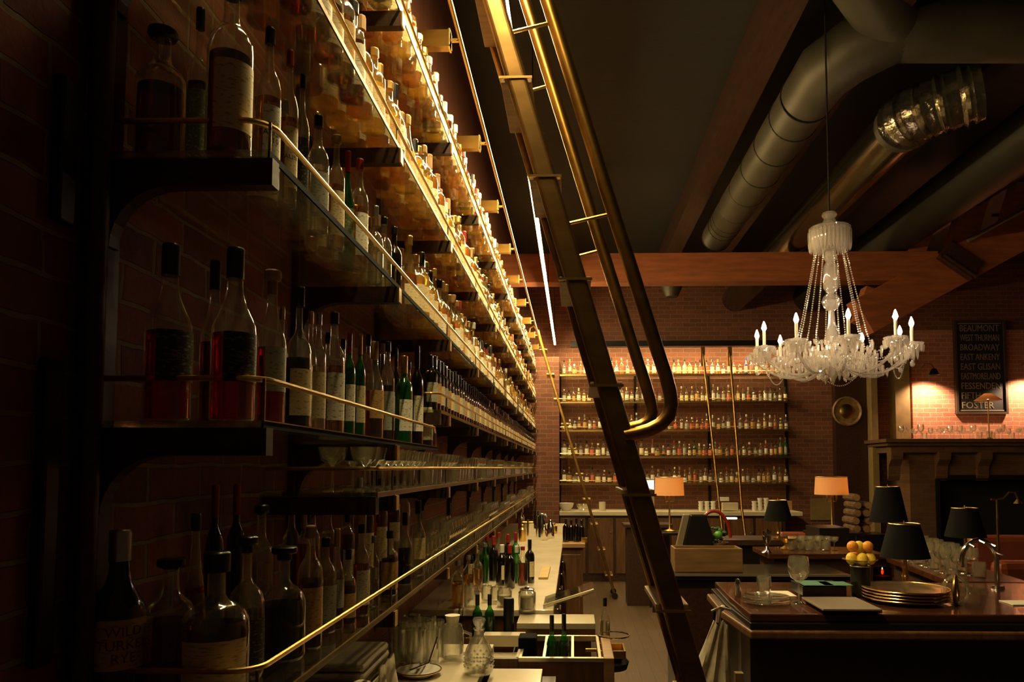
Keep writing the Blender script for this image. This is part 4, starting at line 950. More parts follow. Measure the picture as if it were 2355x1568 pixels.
# far arm and right arm of the bar
far = thing('bar_counter', 'far arm of the bar, behind the oranges and the crate', 'counter', (at(1765,1272,z=BT).x,5.5,0))
x0 = at(1768, 1272, y=5.5).x-far.location.x; x1 = at(2040, 1272, y=5.5).x-far.location.x
MB().box((x0,0,BT-.04),(x1,.5,BT)).obj('polished_top', 'wood_bar', far, bevel=.005)
MB().box((x0+.05,.03,0),(x1,.46,BT-.041)).obj('bar_front', 'wood_dark', far)
ra = at(2038, 1279, z=BT); rb_ = at(2420, 1425, z=BT); rb_ = ra.lerp(rb_, (ra.y-4.2)/(ra.y-rb_.y))
rt = thing('bar_counter', 'right arm of the bar running back towards the fireplace', 'counter', (0,0,0))
dn = Vector((rb_.x-ra.x, rb_.y-ra.y)).normalized(); nn = Vector((-dn.y, dn.x))
poly = [(ra.x,ra.y),(rb_.x,rb_.y),(rb_.x+nn.x*.42,max(4.16,rb_.y+nn.y*.42)),(ra.x+nn.x*.42,ra.y+nn.y*.42)]
MB().prism(poly, 2, BT-.04, BT).obj('polished_top', 'wood_bar', rt, bevel=.005)
poly2 = [(ra.x+nn.x*.05,ra.y+nn.y*.05),(rb_.x+nn.x*.05,rb_.y+nn.y*.05),(rb_.x+nn.x*.38,max(4.17,rb_.y+nn.y*.38)),(ra.x+nn.x*.38,ra.y+nn.y*.38)]
MB().prism(poly2, 2, 0, BT-.041).obj('bar_front', 'wood_dark', rt)
# work counter with crate
wc = thing('work_counter', 'black work counter behind the bar carrying the wooden crate', 'counter', (at(1545,1315,y=4.95).x,4.95,0))
ww = at(1955, 1315, y=4.95).x-wc.location.x
MB().box((0,0,.96),(ww,.5,1.0)).obj('counter_top', 'black_paint', wc, bevel=.004)
MB().box((0,-.008,.985),(ww,-.001,1.0)).obj('edge_strip', 'steel', wc)
MB().box((.02,.02,0),(ww-.02,.41,.959)).obj('cabinet_body', 'black_paint', wc)
for i in range(4): MB().box((.04+i*ww/4,.008,.1),(ww/4*(i+1)-.02,.019,.9)).obj('cabinet_door', 'wood_dark', wc)
def on(px, py, z): return at(px, py, z=z)
# crate
a = at(1552, 1312, y=5.02); b = at(1708, 1262, y=5.02)
cw_, chh = b.x-a.x, b.z-1.0
cr_ = thing('wooden_crate', 'long shallow wooden crate on the black work counter', 'crate', (a.x,5.02,1.001))
for y in (0, .2): MB().box((0,y,0),(cw_,y+.014,chh)).obj('side_board', 'wood_crate', cr_, bevel=.002)
for x in (0, cw_-.014): MB().box((x,.0145,0),(x+.014,.1995,chh)).obj('end_board', 'wood_crate', cr_, bevel=.002)
MB().box((.014,.0145,0),(cw_-.014,.1995,.01)).obj('base_board', 'wood_crate', cr_)
# till screen
P = at(1600, 1262, y=5.5)
tl = thing('till_terminal', 'dark tilted till screen with a pale edge above the crate', 'till', (P.x-.09,5.26,1.0))
m = MB().prism([(-.10,.10),(-.055,.10),(.01,.37),(-.035,.37)], 1, -.02, .03).obj('screen', 'steel', tl, bevel=.004)
m = MB().prism([(-.054,.10),(.12,.10),(.18,.2),(.12,.37),(.011,.37)], 1, -.03, .03).obj('screen_back', 'black', tl, bevel=.01)
MB().box((-.02,-.02,0),(.10,.05,.10)).obj('stand', 'black', tl, bevel=.006)
# basket with garnish
P = at(1640, 1250, y=5.28)
bk = thing('garnish_basket', 'red-rimmed round basket of herbs and a lime behind the crate', 'basket', (P.x+.02,5.345,1.0))
MB().lathe([(1e-4,0),(.08,0),(.10,.17),(.094,.17),(.076,.01),(1e-4,.01)], 20).obj('basket_body', 'wicker', bk)
MB().tube([(.115*math.cos(a), 0, .2+.19*math.sin(a)) for a in [PI*i/16 for i in range(17)]], .012, 8).obj('basket_handle', 'cap_red', bk)
g = MB(); rg = random.Random(4)
for i in range(30):
    a = rg.uniform(0,2*PI); r = rg.uniform(.01,.08); g.ball((r*math.cos(a), r*math.sin(a), rg.uniform(.16,.27)), rg.uniform(.012,.024), 6, 4, sz=.6)
g.obj('herbs', 'leaf', bk, kind='stuff')
o = MB().ball((0,0,.0),.03,12,8).obj('lime', 'lime_peel', loc=(P.x+.04,5.29,1.225)); tag(o, 'green lime on top of the garnish basket', 'fruit')
# computer monitor
P = at(1487, 1150, y=9.4)
mo = thing('computer_monitor', 'pale lit screen edge half hidden behind the big ladder', 'monitor', (P.x,9.4,1.0))
MB().box((-.1,0,.10),(.1,.03,.56)).obj('bezel', 'steel', mo, bevel=.004)
MB().box((-.095,-.004,.14),(.045,-.001,.38)).obj('picture_area', 'black', mo)
MB().box((-.095,-.004,.39),(.095,-.001,.54)).obj('lit_strip', 'screen_lit', mo)
MB().box((-.03,.0,0),(.03,.04,.1)).obj('stand', 'steel', mo)
t = thing('side_table', 'dark table under the monitor behind the big ladder', 'table', (P.x,9.4,0))
MB().box((-.3,-.2,.96),(.3,.2,.999)).obj('table_top', 'wood_dark', t); MB().box((-.26,-.16,0),(.26,.16,.959)).obj('cupboard_body', 'wood_dark', t)
o = thing('reading_light', 'small bright desk light glowing behind the crate', 'lamp', (at(1680,1190,y=7.5).x,7.5,1.0))
MB().tube([(-.06,0,0),(-.06,0,.17),(-.03,0,.19)], .006, 8).obj('stem', 'chrome', o); MB().box((-.06,-.03,.185),(.06,.03,.2)).obj('lit_head', 'lens_lit', o)
t = thing('side_table', 'dark service table under the small bright desk light', 'table', (at(1700,1190,y=7.5).x,7.5,0))
MB().box((-.45,-.25,.95),(.75,.25,.999)).obj('table_top', 'wood_dark', t); MB().box((-.4,-.2,0),(.7,.2,.949)).obj('cupboard_body', 'black_paint', t)
# glassware tray on far arm
for i in range(16):
    P = at(1818+i*6.5, 1268, y=5.75); inst(coupe_me if i % 2 else tum_me, 'coupe_glass' if i % 2 else 'tumbler', (P.x,5.72+.05*(i % 3),BT), 'little glass in the row on the far arm of the bar', 'glasses on the far arm of the bar', sc=.8)
P = at(1778, 1262, y=5.6)
o = MB().lathe([(1e-4,0),(.04,0),(.02,.02),(.012,.05),(.03,.09),(.036,.13),(.03,.16),(.01,.17),(1e-4,.18)], 14).obj('silver_shaker', 'chrome', loc=(P.x-.05,5.58,BT)); tag(o, 'silver shaker at the end of the far arm of the bar', 'shaker')
o = MB().lathe([(1e-4,0),(.05,0),(.05,.01),(.02,.03),(.02,.05),(.07,.09),(.068,.09),(1e-4,.06)], 18).obj('brass_dish', 'brass', loc=(at(1800,1262,y=5.9).x,5.78,BT)); tag(o, 'footed brass dish below the small black-shaded lamp', 'dish')
# things on the near bar top
def lie(px, py): return at(px, py, z=BT)
def wine_glass(px, py, lab, h, r):
    P = lie(px, py); e = thing('wine_glass', lab, 'glass', (P.x,P.y,BT))
    full = stem_mb(h, r, 24); full.obj('bowl_and_stem', 'glassware', e); return e
wine_glass(1838, 1386, 'large wine glass standing between the ash-tray plates and the menus', .215, .05)
P = lie(1757, 1372); o = tumbler_mb(.10,.036,20).obj('tumbler', 'glassware', loc=(P.x,P.y,BT)); tag(o, 'tumbler behind the small plate stack on the bar', 'glass')
P = lie(1762, 1388)
small = MB().lathe([(1e-4,0),(.075,0),(.11,.012),(.108,.015),(.075,.005),(1e-4,.005)], 28).mesh('side_plate', ['glassware'])
for k in range(2): inst(small, 'side_plate', (P.x,P.y,BT+.022*k), ['lower','upper'][k]+' clear glass plate of the pair at the clipped corner', 'glass plates at the bar corner', cat='plate')
gp = lambda r: MB().lathe([(1e-4,0),(r*.62,0),(r*.70,.006),(r*.97,.018),(r,.021),(r*.97,.023),(r*.68,.011),(1e-4,.008)], 40)
P = lie(2082, 1382); rP = 92*P.y/FPX
for k in range(4):
    e = thing('gold_rimmed_plate', ['bottom','second','third','top'][k]+' plate of the gold-rimmed stack on the bar', 'plate', (P.x,P.y,BT+.014*k), group='gold-rimmed plates on the bar')
    if k == 0: pm = gp(rP).mesh('dish', ['bronze_dish']); rim_m = MB().tube([(rP*.985*math.cos(a), rP*.985*math.sin(a), .0215) for a in [2*PI*i/40 for i in range(40)]], .004, 6, closed=True).mesh('gold_rim', ['gold_rim'])
    for n_, me in (('dish',pm),('gold_rim',rim_m)):
        o = bpy.data.objects.new(n_, me); COL.objects.link(o); o.parent = e
def slab(name, px0, py0, px1, py1, h, z, mat, lab, cat, bevel=.002, skew=0):
    """flat thing lying at height z; the two pixels are its near-left and far-right corners"""
    a = at(px0, py0, z=z); b = at(px1, py1, z=z)
    o = MB().prism([(0,0),(b.x-a.x-skew,0),(b.x-a.x,b.y-a.y),(skew,b.y-a.y)], 2, 0, h).obj(name, mat, loc=(a.x,a.y,z), bevel=bevel); tag(o, lab, cat); return o
for k in range(3): 
    o = slab('menu_folder', 1893, 1405, 1968, 1377, .009, BT+.0095*k+.0005, 'menu_cover' if k == 2 else 'leather', ['lowest','middle','topmost pale brown'][k]+' menu folder of the stack between wine glass and plates', 'menu')
    o['group'] = 'menu folders on the bar'
slab('paper_napkin', 1776, 1372, 1812, 1360, .004, BT+.0005, 'paper', 'white napkins beside the tumbler on the bar', 'napkin')
boxo('black_box', 1846, 1348, 1948, 1371, 3.6, .2, 'black', 'black box with green cards on it behind the wine glass', 'box')
P = at(1880, 1345, y=3.85)
slab('green_card', 1850, 1347, 1895, 1336, .003, at(1880,1348,y=3.6).z+.003, 'green_card', 'green card lying on the black box', 'card', bevel=0)
slab('green_card', 1898, 1347, 1940, 1338, .003, at(1880,1348,y=3.6).z+.003, 'green_card', 'paler green card beside the other on the black box', 'card', bevel=0)
P = lie(1697, 1372); o = MB().lathe([(1e-4,0),(.016,0),(.018,.01),(.013,.05),(.015,.07),(.01,.085),(1e-4,.09)], 14).obj('pepper_mill', 'chrome', loc=(P.x,P.y,BT)); tag(o, 'small metal pepper mill at the inner end of the bar corner', 'pepper mill')
# pot of citrus
P = lie(1980, 1372)
pt = thing('dark_pot', 'dark round pot under the bowl of oranges and lemons', 'pot', (P.x,P.y,BT))
MB().lathe([(1e-4,0),(.042,0),(.046,.005),(.046,.15),(.042,.15),(.040,.01),(1e-4,.01)], 20).obj('pot_body', 'black_paint', pt)
MB().tube([(.046*math.cos(a), .046*math.sin(a), .15) for a in [2*PI*i/24 for i in range(24)]], .003, 6, closed=True).obj('pot_rim', 'steel', pt)
bw_ = MB().lathe([(1e-4,.0),(.03,.0),(.035,.006),(.085,.03),(.082,.032),(.03,.01),(1e-4,.01)], 20).obj('fruit_bowl', 'glassware', loc=(P.x,P.y,BT+.152)); tag(bw_, 'shallow glass bowl of citrus balanced on the dark pot', 'bowl')
FR = [(-.045,-.01,.034,'lemon'),(.0,-.03,.034,'lemon'),(.045,-.01,.034,'lemon'),(-.015,.035,.034,'orange'),(-.035,0,.092,'orange'),(.035,-.01,.092,'orange'),(0,.01,.088,'lemon')]
for i, (dx, dy, dz, kd) in enumerate(FR):
    o = MB().ball((0,0,0), .027, 14, 10, sz=1.0 if kd == 'orange' else 1.12).obj(kd, kd+'_peel', loc=(P.x+dx,P.y+dy,BT+.152+dz)); tag(o, f'{kd} in the citrus pile above the dark pot, {["lower outer one","lower front one","lower inner one","lower back one","upper one nearer the crate","upper one nearer the candle","between the two upper oranges"][i]}', 'fruit', 'citrus above the dark pot')
P = lie(2030, 1350)
cd = thing('candle_holder', 'deep red glass candle holder with a small flame beside the citrus', 'candle', (P.x,P.y,BT))
MB().lathe([(1e-4,0),(.045,0),(.048,.1),(.044,.1),(.041,.01),(1e-4,.01)], 20).obj('red_glass', 'liq_brown', cd)
MB().lathe([(1e-4,.011),(.038,.011),(.038,.06),(1e-4,.06)], 16).obj('wax', 'cap_red', cd)
MB().lathe([(1e-4,.066),(.006,.072),(.007,.082),(1e-4,.105)], 8).obj('flame', 'flame', cd)
P = lie(2200, 1392)
tk_ = thing('twisted_glass_ornament', 'knotted glass and metal ornament beside the gold-rimmed plates', 'ornament', (P.x,P.y,BT))
for j in range(3):
    g = MB(); g.tube([(.06*math.cos(t)*math.cos(j*1.0), .06*math.cos(t)*math.sin(j*1.0), .07+.062*math.sin(t)) for t in [2*PI*i/24 for i in range(24)]], .009, 8, closed=True); g.obj('glass_loop', 'glassware' if j != 1 else 'brass_dim', tk_)
# chrome arch with stemware
P = at(2265, 1360, z=BT)
arx = thing('tap_tower', 'arching chrome beer tap tower on the right arm of the bar', 'beer tap', (P.x+.03,P.y+.1,BT))
g = MB(); pts = [(.09,0,0),(.09,0,.14)] + [(.09*math.cos(a)-.0, 0, .14+.11*math.sin(a)) for a in [PI*i/12 for i in range(1,13)]] + [(-.09,0,.11)]
g.tube(pts, .013, 10); g.obj('arch', 'chrome', arx)
for i in range(4):
    a = PI*(i+.8)/5.5; MB().tube([(.09*math.cos(a),-.01,.14+.11*math.sin(a)),(.1*math.cos(a),-.07,.13+.11*math.sin(a))], .006, 6).obj('tap_spout', 'chrome', arx)
MB().lathe([(1e-4,0),(.035,0),(.03,.015),(1e-4,.016)], 14).obj('foot_flange', 'chrome', arx, loc=(.09,0,0))
for i in range(22):
    t = (i//2)/11.0; q = Vector((ra.x,ra.y)).lerp(Vector((rb_.x,rb_.y)), .12+.82*t)+nn*(.09+.12*(i % 2))
    inst(stem_me if i % 3 else tum_me, 'wine_glass' if i % 3 else 'tumbler', (q.x,q.y,BT), 'glass in the double row along the right arm of the bar', 'glasses on the right arm of the bar')
slab('bar_menu', 2330, 1392, 2375, 1382, .004, BT+.001, 'paper', 'white card at the right end of the bar', 'card', bevel=0)
# gooseneck reading lamp on the right
P = at(2297, 1290, y=5.4)
gl = thing('gooseneck_lamp', 'thin gooseneck lamp standing before the fireplace opening', 'lamp', (P.x,5.4,0))
MB().lathe([(1e-4,0),(.1,0),(.1,.015),(.01,.03),(.008,.05),(.008,P.z+.3),(1e-4,P.z+.3)], 12).obj('pole', 'brass_dim', gl)
zt = at(2297, 1148, y=5.4).z
g = MB(); g.tube([(-.04,0,zt),(0,0,zt),(.05,0,zt+.01),(.09,0,zt+.05),(.13,0,zt+.05),(.15,0,zt)], .006, 8); g.tube([(0,0,P.z+.28),(0,0,zt)], .006, 8); g.obj('neck', 'brass', gl)
MB().lathe([(.008,0),(.02,-.015),(.03,-.03),(.027,-.03)], 12).obj('lamp_head', 'brass', gl, loc=(.15,0,zt))
# leather booths
def booth(px0, px1, py, y, lab):
    a = at(px0, py, y=y); b = at(px1, py, y=y); e = thing('leather_booth', lab, 'bench', (a.x,y,0)); w = b.x-a.x
    MB().box((0,0,.45),(w,.16,a.z)).obj('backrest', 'leather', e, bevel=.05); MB().box((0,-.45,.18),(w,-.01,.45)).obj('seat', 'leather', e, bevel=.04); MB().box((.02,-.4,0),(w-.02,.1,.179)).obj('plinth', 'wood_dark', e)
booth(2235, 2400, 1232, 6.6, 'reddish leather booth back below the fireplace opening')
booth(2300, 2450, 1292, 5.2, 'nearer reddish leather booth behind the beer taps')
booth(1790, 1880, 1224, 9.0, 'dim leather booth behind the small black-shaded lamp')
# firewood
rg = random.Random(9)
for i in range(9):
    px = 1972+(i % 2)*24+rg.uniform(-3,3); py = 1216-18*(i//2); y = 8.9; P = at(px, py, y=y); r = rg.uniform(.044,.047)
    e = thing('firewood_log', f'split log in the firewood stack, {["bottom","second","third","fourth","top"][i//2]} layer', 'log', (P.x,y,P.z), group='stacked firewood')
    q = MB(); q.tube([(0,0,0),(0,.35,.0)], r, 9); q.obj('bark', 'log_bark', e); q = MB(); q.tube([(0,-.004,0),(0,-.001,0)], r*.9, 9); q.obj('cut_end', 'log_end', e)
t = thing('side_table', 'dark low stand holding up the firewood stack', 'table', (at(1985,1240,y=9.0).x,9.05,0)); MB().box((-.25,-.2,.0),(.25,.2,at(1985,1228,y=8.9).z)).obj('stand_body', 'black_paint', t)
# host stand and chairs
boxo('menu_board', 1864, 1146, 1911, 1196, 11.91, .035, 'plaster_tan', 'dim beige board behind the cream lamp near the firewood', 'board')
boxo('host_stand', 1884, 1214, 1955, 1275, 6.9, .4, 'black_paint', 'black cabinet with a pale edge under the cream lamp', 'cabinet')
# towel
P = at(1665, 1440, y=3.22)
tw = thing('bar_towel', 'pale crumpled towel hanging from the end of the bar', 'towel', (P.x,3.30,P.z))
g = MB(); n, m_ = 14, 10
for j in range(m_):
    v_ = j/(m_-1); w_ = .05+.13*v_
    for i in range(n):
        u = i/(n-1)-.5; g.v.append((-.06*v_+u*w_*1.15, -.012*math.sin(u*18+v_*2)*(.4+v_)-.02*v_, -.32*v_+.01*math.sin(u*9)))
for j in range(m_-1):
    for i in range(n-1): g.face((j*n+i,j*n+i+1,(j+1)*n+i+1,(j+1)*n+i), 0, True)
o = g.obj('cloth_drape', 'cloth', tw); s_ = o.modifiers.new('solid', 'SOLIDIFY'); s_.thickness = .004
MB().tube([(-.01,0,.0),(-.005,0,.05),(.02,.03,.06)], .012, 8).obj('hanging_knot', 'cloth', tw)
MB().tube([(-.04,-.01,.05),(.0,0,.065),(.05,.02,.05)], .006, 8).obj('hook', 'steel', tw)
# ------------------------------------------------------------------ service counter under the long shelves
CT = .95
sc_ = thing('service_counter', 'marble-topped service counter under the long bottle shelves', 'counter', (WX+.001,3.95,0))
MB().box((0,0,CT-.035),(-.105-WX,6.05,CT)).obj('marble_top', 'marble', sc_, bevel=.004)
MB().box((.02,.02,0),(-.14-WX,6.0,CT-.036)).obj('cabinet_body', 'wood_cab', sc_)
for i in range(8): 
    d_ = MB().box((-.139-WX,.05+i*.75,.1),(-.12-WX,.73+i*.75,CT-.08)).obj('cabinet_door', 'wood_cab', sc_, bevel=.004)
    MB().tube([(-.085-WX,.55+i*.75,.84),(-.085-WX,.7+i*.75,.84)], .011, 8).tube([(-.12-WX,.6+i*.75,.84),(-.085-WX,.6+i*.75,.84)], .006, 6).obj('handle', 'chrome', d_)
struct('wall_wainscot', MB().box((WX+.001,1.5,CT+.001),(WX+.018,11.3,1.24)), 'wood_red', 'reddish wood panelling between counter and lowest shelf')
# end cabinet
ec = thing('end_cabinet', 'wood-panelled end cabinet at the far end of the marble counter', 'cabinet', (-.11,6.9,0))
MB().box((.01,0,0),(.20,.8,.96)).obj('cabinet_body', 'wood_cab', ec, bevel=.004)
MB().box((.008,-.03,.961),(.22,.82,1.0)).obj('wooden_top', 'wood_light', ec, bevel=.004)
MB().box((.0,-.012,.12),(.18,-.001,.9)).obj('panel_door', 'wood_cab', ec, bevel=.004)
P = at(1342, 1248, y=7.0); o = MB().box((0,0,0),(.055,.06,.045)).box((.0,0,-.055),(.045,.05,-.01)).obj('brass_clip', 'brass', loc=(P.x-.02,7.0,P.z)); tag(o, 'bright brass fitting at the corner of the end cabinet', 'fitting')
for i, (px, py) in enumerate(((1270,1212),(1282,1218),(1296,1222),(1262,1225))):
    P = at(px, py, y=7.1); near_bottle('bordeaux',GD,'liq_black','cap_black',None,.03,.22-.02*(i % 2),(-.07+.05*i,7.05+.07*(i % 2),1.0),0,'small dark bottle on top of the end cabinet','bottles on the end cabinet',name='bitters_bottle')
# ladle tap
fa = thing('counter_tap', 'bright brass and chrome tap at the far part of the marble counter', 'tap', (-.40,8.2,CT))
MB().tube([(0,0,0),(0,0,.2),(.02,0,.24),(.09,0,.24),(.10,0,.2)], .011, 8).obj('spout', 'chrome', fa); MB().tube([(-.1,0,.0),(-.1,0,.18)], .012, 8).tube([(-.16,0,.15),(-.04,0,.15)], .008, 8).obj('lever', 'brass', fa)
slab('chopping_board', 1238, 1332, 1266, 1306, .015, CT+.0005, 'board_yellow', 'small yellow wooden board on the marble counter', 'board')
def onc(px, py, z=CT): return at(px, py, z=z)
for i, (px, top, base, w, k, gl, lq, cp) in enumerate((
    (1078,1245,1345,20,'bordeaux',GD,'liq_black','cap_black'),(1096,1232,1342,20,'bordeaux',GG,'liq_green','cap_black'),(1114,1248,1340,18,'round',GG,'liq_green','cap_silver'),
    (1120,1222,1330,18,'bordeaux',GG,'liq_green','cap_red'),(1135,1232,1335,18,'bordeaux',GD,'liq_black','cap_red'),(1147,1224,1328,16,'round',G,'liq_clear','cap_red'),
    (1154,1252,1345,22,'bordeaux',GD,'liq_black','cap_white'),(1172,1252,1352,20,'bordeaux',GD,'liq_black','cap_red'),(1168,1228,1325,16,'bordeaux',GD,'liq_brown','cap_red'),
    (1186,1224,1322,16,'bordeaux',GG,'liq_green','cap_red'),(1188,1255,1340,20,'long',GG,'liq_green','cap_white'),(1202,1256,1345,20,'round',G,'liq_brown','cap_red'),(1218,1240,1340,18,'bordeaux',GD,'liq_black','cap_black'))):
    Pb = onc(px, base); h = at(px, top, y=Pb.y).z-CT; r = w*1.22/2*Pb.y/FPX
    near_bottle(k, gl, lq, cp, 'lab_cream' if i % 3 == 0 else None, r, h, (Pb.x,Pb.y,CT), .3, f'{["dark","green","green","green","dark","clear","dark","dark","brown","green","green","brown","dark"][i]} bottle with {CAPN[cp]} top in the bottle cluster on the marble counter', 'bottle cluster on the marble counter', name='counter_bottle')
for i, (x_, y_, h_, m_) in enumerate(((-.30,7.7,.16,'chrome'),(-.24,7.9,.20,'chrome'),(-.34,8.05,.24,'black'),(-.52,7.6,.17,'brass'),(-.60,8.6,.26,'chrome'),(-.22,8.5,.12,'brass'),(-.45,9.2,.22,'black'))):
    o = MB().lathe([(1e-4,0),(.035,0),(.038,.01),(.038,h_*.7),(.02,h_*.82),(.02,h_*.95),(.012,h_),(1e-4,h_)], 16).obj('cocktail_shaker', m_, loc=(x_,y_,CT+.0005)); tag(o, f'{ {"chrome":"chrome","black":"black","brass":"brass"}[m_] } shaker {["nearest the counter edge by the tap","behind the one nearest the counter edge","standing just before the tap","nearest the red-capped bottles","farthest along near the wall","low one beyond the tap","farthest black one before the pier"][i]}', 'shaker', 'shakers at the far part of the counter')
# tool jars
for i, (px, base, w, top) in enumerate(((1212,1402,40,1352),(1160,1395,34,1350),(1142,1388,30,1348),(1120,1385,26,1345),(1085,1400,36,1345),(1060,1395,28,1340))):
    Pb = onc(px, base); h = at(px, top, y=Pb.y).z-CT; r = w/2*Pb.y/FPX
    e = thing('glass_jar', ['lidded glass jar in front of the marble strip','glass jar beside the lidded one','slim glass jar beside the green bottles','small jar behind the green bottles','wide jar behind the cork decanter','clear jar next to the wood panelling'][i], 'jar', (Pb.x,Pb.y,CT))
    MB().lathe([(1e-4,0),(r*.9,0),(r,.01),(r,h*.8),(r*.8,h*.9),(r*.8,h*.93),(r*.75,h*.93),(r*.75,h*.9),(r*.93,h*.8),(r*.93,.012),(1e-4,.012)], 18).obj('jar_body', 'glassware', e)
    MB().lathe([(1e-4,h*.93),(r*.85,h*.93),(r*.85,h*.97),(r*.25,h),(r*.3,h*1.06),(1e-4,h*1.08)], 16).obj('lid', 'chrome' if i == 0 else 'glassware', e)
    if i in (0, 1): MB().lathe([(1e-4,.013),(r*.88,.013),(r*.88,h*.6),(1e-4,h*.6)], 14).obj('contents', 'cloth', e)
# lower prep station
PT = .90
ps = thing('prep_station', 'wooden prep station with bottle wells jutting from the counter', 'bar station', (WX+.001,2.2,0))
yb0 = at(1300, 1515, z=PT).y; yb1 = at(1300, 1463, z=PT).y
xs0 = at(1192, 1515, z=PT).x; xs1 = at(1388, 1515, z=PT).x
X = lambda x: x-(WX+.001); Y = lambda y: y-2.2
MB().box((X(xs0),Y(yb0),.3),(X(xs1)+.0,Y(yb0)+.02,PT)).obj('wooden_front', 'wood_cab', ps, bevel=.003)
MB().box((X(xs0)-.2,Y(yb0)+.0,.3),(X(xs0)-.001,Y(yb0)+.02,PT)).obj('wooden_front', 'wood_cab', ps, bevel=.003)
MB().box((X(WX+.01),Y(2.0),0),(X(xs0)-.21,Y(3.40),PT-.04)).obj('cabinet_body', 'wood_cab', ps)
MB().box((X(WX+.01),Y(2.0),PT-.039),(X(-.36),Y(3.40),PT)).obj('stone_top', 'stone_light', ps, bevel=.003)
g = MB(); rm = .02
for x in (xs0, xs0+(xs1-xs0)*.28, xs0+(xs1-xs0)*.62, xs1-rm): g.box((X(x),Y(yb0)+.021,PT-.02),(X(x)+.012,Y(yb1),PT+.002))
g.box((X(xs0),Y(yb0)-.002,PT-.012),(X(xs1),Y(yb0)+.02,PT+.004)).box((X(xs0),Y(yb1),PT-.02),(X(xs1),Y(yb1)+.02,PT+.002)); g.obj('steel_rim', 'steel', ps)
MB().box((X(xs0),Y(yb0)+.021,PT-.25),(X(xs1),Y(yb1),PT-.22)).obj('well_floor', 'wood_dark', ps)
MB().box((X(xs1)+.001,Y(yb0),.3),(X(xs1)+.045,Y(yb1)+.02,PT+.004)).obj('side_rail', 'wood_light', ps, bevel=.003)
MB().box((X(xs0)-.19,Y(yb0)+.022,PT-.1),(X(xs0)-.01,Y(yb1)+.02,PT-.08)).box((X(xs0)-.2,Y(yb0)+.021,PT-.1),(X(xs0)-.19,Y(yb1),PT+.002)).box((X(xs0)-.012,Y(yb0)+.021,PT-.1),(X(xs0)-.001,Y(yb1),PT+.002)).box((X(xs0)-.2,Y(yb1),PT-.05),(X(xs0)-.001,Y(yb1)+.08,PT+.002)).obj('tray_bay', 'stone_light', ps)
# ledge with slots
ly0, ly1 = at(1300, 1433, z=.93).y, at(1300, 1412, z=.93).y; lx0, lx1 = at(1188, 1433, z=.93).x, at(1369, 1433, z=.93).x
ld = thing('slotted_ledge', 'cream ledge with a slotted front strip behind the bottle wells', 'ledge', (lx0,ly0,0))
MB().box((0,0,.90),(lx1-lx0,ly1-ly0,.93)).obj('ledge_top', 'stone_light', ld, bevel=.003)
MB().box((0,.004,.84),(lx1-lx0,.02,.899)).obj('brass_strip', 'brass_aged', ld)
g = MB(); nn_ = 26
for i in range(nn_): x = .02+(lx1-lx0-.03)*i/nn_; g.box((x,-.006,.845),(x+.008,.003,.87))
g.obj('comb_teeth', 'stone_light', ld)
MB().box((.02,.03,0),(lx1-lx0-.02,ly1-ly0-.01,.899)).obj('support_body', 'wood_cab', ld)
# tilted clear lid
P0 = at(1300, 1400, y=4.0); P1_ = at(1357, 1372, y=4.3)
o = MB().prism([(0,0),(.27,.085),(.27,.1),(0,.015)], 1, 0, .3).obj('acrylic_lid', 'glass_shelf', loc=(-.16,3.97,CT+.001)); tag(o, 'tilted clear lid with a bright edge beyond the slotted ledge', 'lid')
o = MB().tube([(0,0,.0),(.27,0,.085)], .007, 8).obj('lid_edge_rod', 'steel', loc=(-.16,3.955,CT+.02)); tag(o, 'bright metal rod along the tilted lid', 'rod')
# bottles in the wells
def wb(px, top, w, spec, lab, capk='cap', name='counter_bottle'):
    y = (yb0+yb1)/2+.02; P = at(px, 1500, y=y); h = at(px, top, y=y).z-(PT-.22); near_bottle(*spec, w/2*y/FPX, h, (P.x,y,PT-.219), .3, lab, None, capk, name=name)
wb(1269, 1415, 25, ('bordeaux',GG,'liq_green','cap_black',None), 'green bottle standing in the middle bottle well, nearer the cream ledge')
wb(1297, 1412, 25, ('bordeaux',GG,'liq_black','cap_black',None), 'dark green bottle standing in the middle bottle well beside the other')
P = at(1214, 1500, y=(yb0+yb1)/2); o = MB().box((-.04,-.05,0),(.04,.05,.27)).obj('black_bag', 'shade_black', loc=(P.x,P.y,PT-.219), bevel=.006); tag(o, 'black block-shaped bag standing in the first well', 'holder')  # plain box standing in for a black bag
P = at(1241, 1500, y=(yb0+yb1)/2); near_bottle('squat',G,'liq_clear','cap_silver','lab_white',.022,.16,(P.x,P.y+.02,PT-.219),0,'small clear bottle with white label beside the black bag',None,name='bitters_bottle')
rg = random.Random(2); g = MB(); Pm = at(1345, 1505, y=(yb0+yb1)/2+.04)
for i in range(60): g.ball((rg.uniform(-.06,.055), rg.uniform(-.07,.06), rg.uniform(.01,.05)), rg.uniform(.008,.012), 6, 4)
o = g.obj('ice_cubes', 'crystal', loc=(Pm.x,Pm.y,PT-.2)); tag(o, 'heap of pale crushed ice in the last well', 'ice', kind='stuff')
